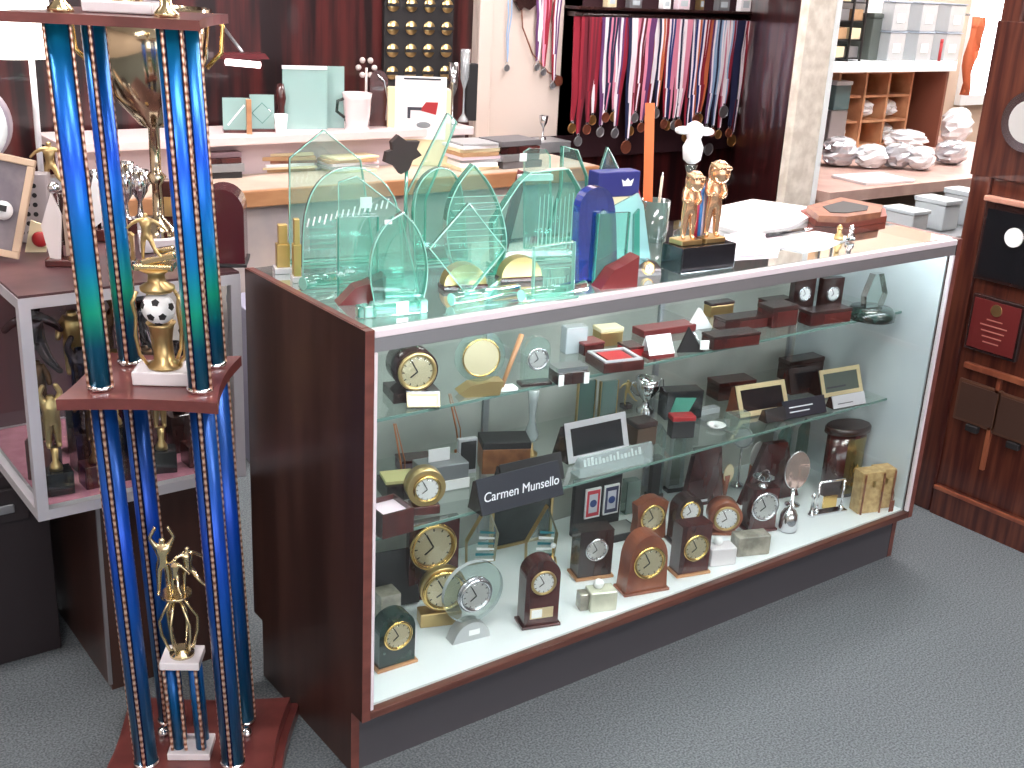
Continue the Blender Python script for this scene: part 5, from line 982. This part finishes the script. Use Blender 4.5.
for i in range(5):
    MB().box(-26*s, 24*s, -.094, .08, .01+i*.085, .016+i*.085).P('wire_shelf', BLKM, t)
    for j in (-1, 1): MB().box((-12+12*j-8)*s if j < 0 else 3*s, -3*s if j < 0 else 19*s, -.09, .06, .0165+i*.085, .068+i*.085, bev=.002).P('parcel', [CARDB, ALUG, PCREAM][(i+j) % 3], t)
t = T('dark_storage_box', 'dark green grey storage box between the wire rack and the bins', 'box', (at(884, 40, Y=SHY+.05).x, SHY+.2, zs+.0004), 0); s = mpp(at(884, 40, Y=SHY)); MB().box(-13*s, 2*s, -.12, .1, 0, .2, bev=.004).P('box', pbr('moss_grey', (86,94,90), .5), t); MB().box(-14*s, 2.6*s, -.124, .104, .2003, .22, bev=.003).P('lid', pbr('moss_grey', (86,94,90), .5), t)
t = T('white_carton', 'bright white carton on top of the dark storage box', 'box', (at(884, 40, Y=SHY+.05).x, SHY+.2, zs+.221), 0); MB().box(-.12, .015, -.11, .09, 0, .14, bev=.004).P('carton', STICK, t)
# cubby on the bench
cx0, cx1 = at(838, 100, Y=YB-.28), at(912, 100, Y=YB-.28); t = T('wooden_cubby', 'brown wooden cubby with shelves of wrapped goods on the bench', 'cubby', (cx0.x, YB-.27, BZ+.0004), 0)
Wc = cx1.x-cx0.x; Hc = zs-.06-BZ; CW = pbr('cubby_wood', (214,164,124), .5, noise=12, c2=(190,136,100))
for x in (0, Wc*.35, Wc*.66, Wc-.015): MB().box(x, x+.015, 0, .24, 0, Hc).P('divider', CW, t)
for z in (0, .33, .66, .97):
    for x in (0, Wc*.35, Wc*.66): MB().box(x+.0155, x+Wc*.31, 0, .24, z*Hc, z*Hc+.012).P('shelf_board', CW, t)
MB().box(.0, Wc, .2402, .25, 0, Hc).P('back', pbr('cubby_back', (150,96,70), .6), t)
BAG = glass('crinkled_bag', (220,226,232), .14, .6, (224,228,234), .12); BAG2 = pbr('silver_bag', (214,216,222), .16, .5, noise=14, bump=1.0)
BAG = pbr('white_bag', (226,230,234), .2, noise=14, bump=1.0)
def bag(lab, x, y, z, rx, ry, rz_, mat, seed, cat='bag', name='plastic_bag', grp='plastic bags in the back room'):
    random.seed(seed); t = T(name, lab, cat, (x, y, z+.0004), 0, grp); m = MB(); n = 12; rings = []
    for j in range(1, n):
        zz = (1-math.cos(PI*j/n)); rings.append([(rx*math.sin(PI*j/n)**.7*math.cos(2*PI*i/16)*random.uniform(.72, 1.22), ry*math.sin(PI*j/n)**.7*math.sin(2*PI*i/16)*random.uniform(.8, 1.12), max(0, rz_*zz)) for i in range(16)])
    m.ring(rings).flat().P('bag', mat, t); MB().cb((0, -ry*.2, rz_*2-.004), (rx*.3, ry*.3, .012), 0, .003, (0,.3,.2)).P('knot', mat, t)
for i, (px, py, w, h, mt, lab) in enumerate(((838, 166, 40, 32, BAG2, 'shiny dark bag at the left end of the bench'), (870, 168, 36, 26, BAG, 'clear bag in the left middle of the bench'), (896, 168, 34, 28, BAG2, 'silver bag in the middle of the bench'), (920, 170, 30, 26, BAG, 'clear bag right of the silver bag on the bench'), (950, 164, 36, 26, BAG2, 'grey crumpled bag at the right of the bench'), (905, 150, 46, 22, BAG, 'clear bag lying at the back of the bench'), (955, 140, 34, 40, BAG, 'white knotted bag at the far right back of the bench'))):
    p = at(px, py, Z=BZ); p.y = min(p.y, YB-.36); p.x = at(px, py-5, Y=p.y).x; s = mpp(p); bag(lab, p.x, p.y, BZ, w/2*s, w/2.4*s, h/2.2*s, mt, i+2)
for i, (fx, fz, lab) in enumerate(((.17, .02, 'clear bag in the lower left cubby hole'), (.5, .34, 'clear bag in the middle cubby hole'), (.82, .34, 'clear bag in the right middle cubby hole'), (.82, .02, 'clear bag in the lower right cubby hole'))):
    bag(lab, cx0.x+Wc*fx, YB-.17, BZ+Hc*fz+.0135, Wc*.13, .09, Hc*.12, BAG, 30+i, grp='wrapped goods in the cubby')
# bench flat papers, papers under
t = T('bench_papers', 'white papers lying on the front edge of the bench', 'papers', (at(890, 183, Z=BZ).x, YBn+.14, BZ+.0004), -.1); MB().box(-.16, .14, -.1, .1, 0, .012, bev=.002).P('papers', PAPER, t)
# white tubs and boxes under/before bench
sh2 = T('low_shelf_unit', 'low grey shelf in front of the bench carrying tubs', 'shelf', (0,0,0)); yl = YBn-.35; zl = at(930, 232, Y=yl).z
x0_, x1_ = at(830, 225, Y=yl).x, at(985, 225, Y=yl).x
MB().box(x0_, x1_, yl-.1, yl+.28, zl-.02, zl, bev=.002).P('board', ALUG, sh2)
for x in (x0_+.02, x1_-.05): MB().box(x, x+.03, yl-.08, yl+.26, 0, zl-.0205).P('leg', ALUG, sh2)
for i, (px, w, h, lab) in enumerate(((868, 22, 18, 'white tub on the low shelf, leftmost'), (905, 26, 24, 'white lidded tub on the low shelf, second from left'), (935, 26, 30, 'white lidded tub on the low shelf, third from left'), (962, 24, 34, 'pale tub on the low shelf, rightmost'))):
    p = at(px, 220, Y=yl+.05); s = mpp(p); t = T('plastic_tub', lab, 'tub', (p.x, yl+.05, zl+.0004), 0, 'white tubs on the low shelf'); MB().box(-w/2*s, w/2*s, -.07, .07, 0, h*s*.85, bev=.006).P('tub', FROST if i % 2 else GREYW, t); MB().box(-w/2*s-.004, w/2*s+.004, -.074, .074, h*s*.85+.0003, h*s, bev=.003).P('lid', GREYW, t)
# grey bins on left of bench
t = T('stacked_bin', 'grey bin with a teal box on it left of the cubby', 'bin', (at(826, 100, Y=YB-.2).x, YB-.2, BZ+.0004), 0, None); MB().box(-.07, .06, -.1, .1, 0, .2, bev=.006).P('bin', ALUG, t)
t = T('teal_box', 'dull teal box on top of the grey bin left of the cubby', 'box', (t.location.x, YB-.2, BZ+.202), 0); MB().box(-.06, .06, -.1, .1, 0, .12, bev=.004).P('box', pbr('dull_teal', (86,116,120), .5), t); MB().box(-.064, .064, -.104, .104, .1203, .14, bev=.003).P('lid', GREYW, t)
# orange cloth hanging
p = at(973, 55, Y=YB-.3); s = mpp(p); t = T('orange_cloth', 'orange brown cloth hanging by the bright window', 'cloth', (p.x, YB-.3, p.z), 0)
m = MB(); rings = []
for j in range(9):
    f = j/8; rings.append([((-10+f*3+3*math.sin(i*.9+j))*s+(18-8*f)*s*i/8, .02*math.sin(i*1.6+j*.4), (36-75*f)*s) for i in range(9)])
o = m.ring(rings, closed=False, cap=False).P('cloth', pbr('orange_cloth', (186,96,60), .8), t); o.modifiers.new('thick', 'SOLIDIFY').thickness = .006
MB().cyl((-.1, .0, 38*s), (.1, .299, 38*s), .006).P('rod', ALUG, t)

# ------------------------------------------------------------------ right wall plaques
def wall_rect(name, lab, px0, py0, px1, py1, mats, th=.018, cat='plaque', grp='plaques on the right wall'):
    "corners given at upper far edge and lower near edge on the plane of the right wall"
    a, b = at(px0, py0, X=XR-.001), at(px1, py1, X=XR-.001); t = T(name, lab, cat, (XR-.0005, (a.y+b.y)/2, b.z), 0, grp); W = abs(a.y-b.y)/2; Hh = a.z-b.z
    MB().box(-th, 0, -W, W, 0, Hh, bev=.003).P('board', mats[0], t); return t, W, Hh, th
t, W, Hh, th = wall_rect('wall_plaque', 'black plaque with a silver round at its top on the right wall', 990, 200, 1036, 292, (DKWD,))
MB().box(-th-.003, -th-.0003, -W+.012, W-.012, .012, Hh-.02).P('face', BLACK, t); MB().cyl((-th-.010, -.012, Hh*.62), (-th-.0033, -.012, Hh*.62), .028, n=24).P('medallion', DIALW, t)
MB().box(-th-.012, -th*.2, -W-.004, W+.004, Hh+.0003, Hh+.016, bev=.003).P('light_top_edge', pbr('pink_wood_edge', (206,150,130), .4), t)
t, W, Hh, th = wall_rect('wall_plaque', 'red brown plaque with a small gold seal and lines of print', 977, 292, 1018, 362, (DKWD,))
MB().box(-th-.003, -th-.0003, -W+.01, W-.01, .01, Hh-.01).P('face', pbr('dull_oxblood', (104,36,36), .4), t); MB().cyl((-th-.006, 0, Hh*.8), (-th-.0033, 0, Hh*.8), .018, n=22).P('seal', BRASS, t)
m = MB()
for i in range(5): m.box(-th-.0038, -th-.0032, -W*(.3+.07*(i*3 % 4)), W*(.3+.07*(i*3 % 4)), Hh*(.6-.1*i), Hh*(.62-.1*i))
m.P('engraved_lines', pbr('pale_rose_ink', (190,120,110), .5), t)
for a_, lab in (((962,377,996,432), 'dull brown square plaque low on the right wall, nearer the showcase'), ((1001,391,1040,450), 'dull brown square plaque low on the right wall, cut by the picture edge')):
    t, W, Hh, th = wall_rect('wall_plaque', lab, *a_, (pbr('olive_brown', (92,62,48), .35, coat=.3),), .012)
    MB().box(-th-.002, -th-.0003, -W+.01, W-.01, .01, Hh-.01).P('face', pbr('olive_face', (84,62,54), .3, .3), t); MB().box(-.02, -.001, -.02, .02, -.022, -.002, bev=.002).P('lower_hook', BLKM, t)
t, W, Hh, th = wall_rect('wall_plaque', 'large round silver plate on a brown plaque at the top of the right wall', 1000, 20, 1060, 190, (PANEL,), .012)
t, W, Hh, th = wall_rect('brass_oval', 'little brass oval on the right wall beside the silver plate', 998, 131, 1012, 139, (BRASS,), .006, 'ornament')
t, W, Hh, th = wall_rect('small_copper_plate', 'small copper coloured plate under the brass oval', 999, 154, 1012, 178, (ORWD,), .008, 'plate')
p = at(1030, 122, X=XR-.02); t = T('silver_plate', 'round silver plate cut by the right edge of the picture', 'plate', (XR-.0128, p.y, p.z), 0); MB().cyl((-.012, 0, 0), (0, 0, 0), .085, .075, n=36).P('plate', SILV, t); MB().cyl((-.0155, 0, 0), (-.0122, 0, 0), .06, n=30).P('face', DIALS, t)
a, b = at(968, 360, X=XR), at(1060, 388, X=XR); t = T('picture_ledge', 'light wooden ledge strip across the right wall below the red plaque', 'ledge', (XR-.0005, 0, a.z), 0); MB().box(-.02, 0, b.y-.5, a.y, -.02, -.002, bev=.002).P('strip', ORWD, t)
MB().box(-.012, 0, at(997, 400, X=XR).y-.006, at(997, 400, X=XR).y+.006, -.32, -.0205).P('batten', ORWD, t)

# ------------------------------------------------------------------ clutter on the left display case and beyond
LT = LZ1+.0055
def lspot(px, py): p = at(px, py, Z=LT); return p, mpp(p)
def lift(px, py, name, lab, cat, rz=-.6, grp=None):
    p, s = lspot(px, py)
    if p.y > .95: q = at(px, 238, Y=.95); p = Vector((q.x, .95, LT))
    p.x = max(p.x, -.4) if p.y > .6 and name != 'round_white_clock' else p.x; return T(name, lab, cat, (p.x, p.y, LT+.0004), rz, grp), s
p, s = lspot(20, 282)
t, s = lift(4, 262, 'framed_picture', 'pale wooden picture frame with a soccer picture leaning at the far left', 'frame', -.5)
R_ = Euler((-.25, .2, 0)).to_matrix().to_4x4(); W, Hh = 42*s, 100*s; m = MB(); b = 7*s
for q in ((-W, W*.3, 0, b), (-W, W*.3, Hh-b, Hh), (-W, -W+b, b, Hh-b), (W*.3-b, W*.3, b, Hh-b)): m.box(q[0], q[1], -.008, .008, q[2], q[3], bev=.002)
m.tf(R_).mv(0,0,.01).P('frame', pbr('pale_frame_wood', (204,176,150), .5), t); MB().box(-W+b, W*.3-b, 0, .004, b, Hh-b).tf(R_).mv(0,0,.01).P('picture', pbr('grey_picture', (140,130,134), .5, noise=14, c2=(104,96,104)), t)
MB().ball((-W*.2, -.014, Hh*.45), .02, n=12).tf(R_).mv(0,0,.01).P('soccer_ball', STICK, t); MB().box(-W*.28, -W*.08, -.038, -.032, Hh*.44, Hh*.5).tf(R_).mv(0,0,.01).P('ball_patch', BLKM, t)
t, s = lift(62, 265, 'white_cloth_trophy', 'pair of white angel wings on a dark maroon stand left of the blue columns', 'trophy', -.5)
MB().prism([(-10*s, 8*s), (0, 6*s), (4*s, 50*s), (-4*s, 74*s), (-16*s, 40*s)], -.008, .0).P('wing', CLOTH, t); MB().prism([(6*s, 10*s), (14*s, 14*s), (18*s, 40*s), (8*s, 70*s), (5*s, 50*s)], -.008, .0).P('wing', pbr('tan_cloth', (170,146,130), .7), t); MB().box(-14*s, 16*s, -.02, .02, 0, 7*s, bev=.002).P('base', MAHO, t); MB().ball((-2*s, 0, 77*s), .012).P('head', SILV, t); MB().cyl((0, .002, 7*s), (-1*s, .002, 74*s), .005).P('rod', MAHO, t)
t, s = lift(40, 252, 'cream_tag_card', 'cream card with a dark red bow in front of the angel wings', 'card', -.4)
MB().prism([(-14*s, 0), (6*s, -0.0), (10*s, 26*s), (-6*s, 32*s)], -.003, .003).P('card', PCREAM, t); MB().ball((2*s, -.012, 14*s), 8*s, (1,.5,1), 10).P('bow', RED, t)
t, s = lift(100, 240, 'white_shield', 'white pointed shield trophy seen between the blue columns', 'trophy', -.5); MB().prism([(-5*s, 12*s), (5*s, 20*s), (7*s, 52*s), (-2*s, 64*s), (-8*s, 40*s)], -.005, .005).P('shield', STICK, t); MB().box(-10*s, 10*s, -.02, .02, 0, 12*s, bev=.002).P('base', MAHO, t); MB().cyl((0,.006,12*s), (0,.006,40*s), .004).P('support', MAHO, t)
# maroon tombstone box right of columns
t, s = lift(224, 262, 'maroon_arched_box', 'dark maroon arched box on the left case beside the showcase', 'box', -.5); MB().prism(arch(44*s, 76*s), -.04, .05).P('body', pbr('deep_maroon', (72,20,30), .25, coat=.5), t); MB().box(-24*s, 24*s, -.05, .055, -.0, .0001+.006, bev=.001).P('foot', BLKM, t)
# big gold bowl trophy
t, s = lift(160, 248, 'bowl_trophy', 'big silver gold bowl trophy on white marble behind the top of the blue columns', 'trophy', -.3)
MB().box(-20*s, 20*s, -.05, .05, 0, .03, bev=.003).P('base', MARB, t)
MB().lathe([(.04, .0304), (.035, .05), (.012, .07), (.01, .14), (.022, .16), (.012, .17), (.012, 118*s), (.03, 122*s), (.085, 150*s), (.118, 185*s), (.13, 230*s), (.127, 230*s), (.112, 185*s), (.08, 153*s), (.01, 128*s)], 40, cap=False).P('bowl', pbr('champagne_silver', (206,190,160), .12, 1), t)
for sx in (-1, 1): MB().tube([(sx*x_*s, 0, z_*s) for x_, z_ in ((52, 175), (66, 190), (68, 215), (58, 225))], .005).P('handle', GOLD, t)
# shiny silver trophies mid
for i, (px, py, hh, lab) in enumerate(((128, 232, 70, 'small bright silver cup trophy left of the bowl trophy stem'), (142, 226, 60, 'small bright silver cup trophy right behind the bowl trophy stem'), (104, 218, 60, 'small silver cup trophy between the left blue columns'))):
    t, s = lift(px, py, 'small_cup_trophy', lab, 'trophy', 0, 'small silver cups behind the tall trophy'); MB().box(-8*s, 8*s, -.02, .02, 0, 14*s, bev=.002).P('base', MARB if i else MAHO, t); MB().lathe([(6*s, 14.3*s), (3*s, 18*s), (2*s, 30*s), (8*s, 40*s), (10*s, hh*s), (9*s, hh*s), (3*s, 36*s)], 20, cap=False).P('cup', SILV, t)
    for sx in (-1, 1): MB().tube([(sx*8*s, 0, 44*s), (sx*14*s, 0, 52*s), (sx*13*s, 0, (hh-4)*s), (sx*9.5*s, 0, (hh-6)*s)], .003).P('handle', SILV, t)
# figure on long dark base near left
for i, (px, py, hh, mt, lab) in enumerate(((84, 232, 80, MAHO, 'dark maroon statuette beside the leftmost blue column'), (56, 222, 100, BRASS, 'brass statuette on a tall dark base behind the angel wings'), (190, 236, 70, BRASS, 'brass statuette seen between the front right blue columns'))):
    t, s = lift(px, py, 'statuette_trophy', lab, 'trophy', -.4, 'statuettes crowding the left case'); MB().box(-9*s, 9*s, -.02, .02, 0, hh*.45*s, bev=.003).P('base', DKWD, t); figure('cast_figure', hh*.5*s, mt, t, (0, 0, hh*.45*s), 'kick' if i else 'stand')
for px, py, w, h, mt, lab in ((74, 244, 16, 50, MAHO, 'dark maroon plaque block just left of the leftmost blue column'), (112, 222, 14, 56, DKWD, 'dark wooden plaque block between the two left blue columns'), (172, 230, 20, 48, MAHO, 'maroon plaque block behind the soccer figure'), (128, 262, 14, 30, BRASS, 'brass plaque block low between the left blue columns')):
    t, s = lift(px, py, 'plaque_block', lab, 'plaque', -.5); MB().prism([(-w/2*s, .006), (w/2*s, .006), (w/2*s, h*s*.9), (w*.3*s, h*s), (-w*.3*s, h*s), (-w/2*s, h*s*.9)], -.008, .008).P('board', mt, t); MB().box(-w*.6*s, w*.6*s, -.016, .016, 0, .0058, bev=.001).P('foot', DKWD, t); MB().box(-w*.3*s, w*.3*s, -.0095, -.0084, h*s*.3, h*s*.7).P('plate', BRASS if mt is not BRASS else SILV, t)
# round clock arc at far left
t, s = lift(-22, 240, 'round_white_clock', 'large round white faced clock cut by the left edge of the picture', 'clock', -.5); MB().cyl((0, -.02, 118*s), (0, .02, 118*s), 40*s, n=40).P('case', pbr('lilac_grey', (176,164,176), .4), t); dial(pbr('clock_paper', (196,190,192), .5), t, (0, -.021, 118*s), 36*s, WHITE); MB().box(-20*s, 20*s, -.03, .03, 0, 75*s, bev=.004).P('stand', DKWD, t)
t, s = lift(34, 230, 'spotted_tube', 'grey desk block with black dots like dice behind the picture frame', 'block', -.5); MB().box(-14*s, 18*s, -.02, .02, 0, 66*s, bev=.003).P('block', pbr('dice_grey', (178,168,170), .5), t)
m = MB()
for i in range(3):
    for j in range(6): m.disc(((-8+i*7)*s, -.0202, (10+j*9)*s), 2.3*s, .001, n=10)
m.P('dots', BLKM, t)
# stacked binders behind (grey stripes)
p = at(45, 130, Y=1.35); s = mpp(p); t = T('stack_of_trays', 'stack of pale trays far left behind the round clock', 'trays', (p.x, 1.35, LT-.35), -.2)
for i in range(12): MB().box(-34*s, 34*s, -.1, .1, i*.034, i*.034+.024, bev=.002).P('tray', [pbr('mauve_tray', (150,124,130), .6), ALUG][i % 2], t)
t2 = T('tall_filing_unit', 'plain dark unit carrying the stack of pale trays', 'cabinet', (p.x, 1.35, 0), -.2); MB().box(-.2, .2, -.12, .12, 0, LT-.3505, bev=.004).P('carcass', CAB, t2)
# lamp
p = at(8, 22, Y=1.15); s = mpp(p); t = T('table_lamp', 'table lamp with a glowing white drum shade at the top left', 'lamp', (p.x, 1.15+.02, .70), 0)
zc = p.z-.70; SHD = emit('lamp_shade_glow', (255,248,236), 3.2)
MB().lathe([(46*s, zc-.075), (40*s, zc+.11), (39.6*s, zc+.11), (45.6*s, zc-.075)], 36, cap=False).P('lamp_shade', SHD, t); MB().cyl((22*s, 0, .0), (22*s, 0, zc), .007).P('pole', ALU, t); MB().lathe([(.07, 0), (.07, .01), (.02, .02)], 24, (22*s, 0, 0)).P('base', ALU, t); MB().cyl((22*s, 0, zc+.05), (0, 0, zc+.05), .004).P('spider', ALU, t)
b_ = T('lamp_stand_table', 'dark side table under the glowing lamp', 'table', (p.x+22*s, 1.17, 0), 0); MB().box(-.09, .09, -.09, .09, .67, .6996, bev=.003).P('top', DKWD, b_); MB().cyl((0, 0, 0), (0, 0, .6696), .03).P('column', DKWD, b_)
# inside left case: dark gold figures
random.seed(21); k = 0; gl_ = []
for row, (yy, n) in enumerate(((LY0+.08, 5), (LY0+.17, 5), (LY0+.28, 4))):
    for i in range(n):
        x = LX0+.07+i*.074+.03*(row == 2)+random.uniform(-.01, .01); hh = random.uniform(.14, .18)+.03*row; k += 1
        pos = ['far left', 'second', 'third', 'fourth', 'fifth'][i]
        t = T('dark_trophy', '%s gold trophy inside the pink floored case, %s row, %s from the left' % (['dark', 'brownish', 'tall dim'][row], ['front', 'middle', 'back'][row], pos if i else 'first'), 'trophy', (x, yy, LZ0+.0205), random.uniform(-.6, .2), 'trophies inside the left display case')
        mt = [BRASS, pbr('dark_bronze', (98,70,48), .3, .8), pbr('black_chrome', (70,60,66), .2, .8)][(i+row) % 3]
        MB().box(-.03, .03, -.024, .024, 0, .05+.04*row, bev=.002).P('base', [BLACK, MAHO, DKWD][(i+row) % 3], t); z0 = .0502+.04*row
        MB().lathe([(.014, z0), (.012, z0+.01), (.006, z0+.02), (.008, z0+.05)], 14).P('stem', mt, t); figure('cast_figure', hh*.75, mt, t, (0, 0, z0+.05), ['stand', 'arms_up', 'kick'][k % 3], 0, 1, 1.7)
for o in bpy.data.objects:
    if o.type == 'MESH' and o.parent is None and not o.get('label'): o['kind'] = 'structure'
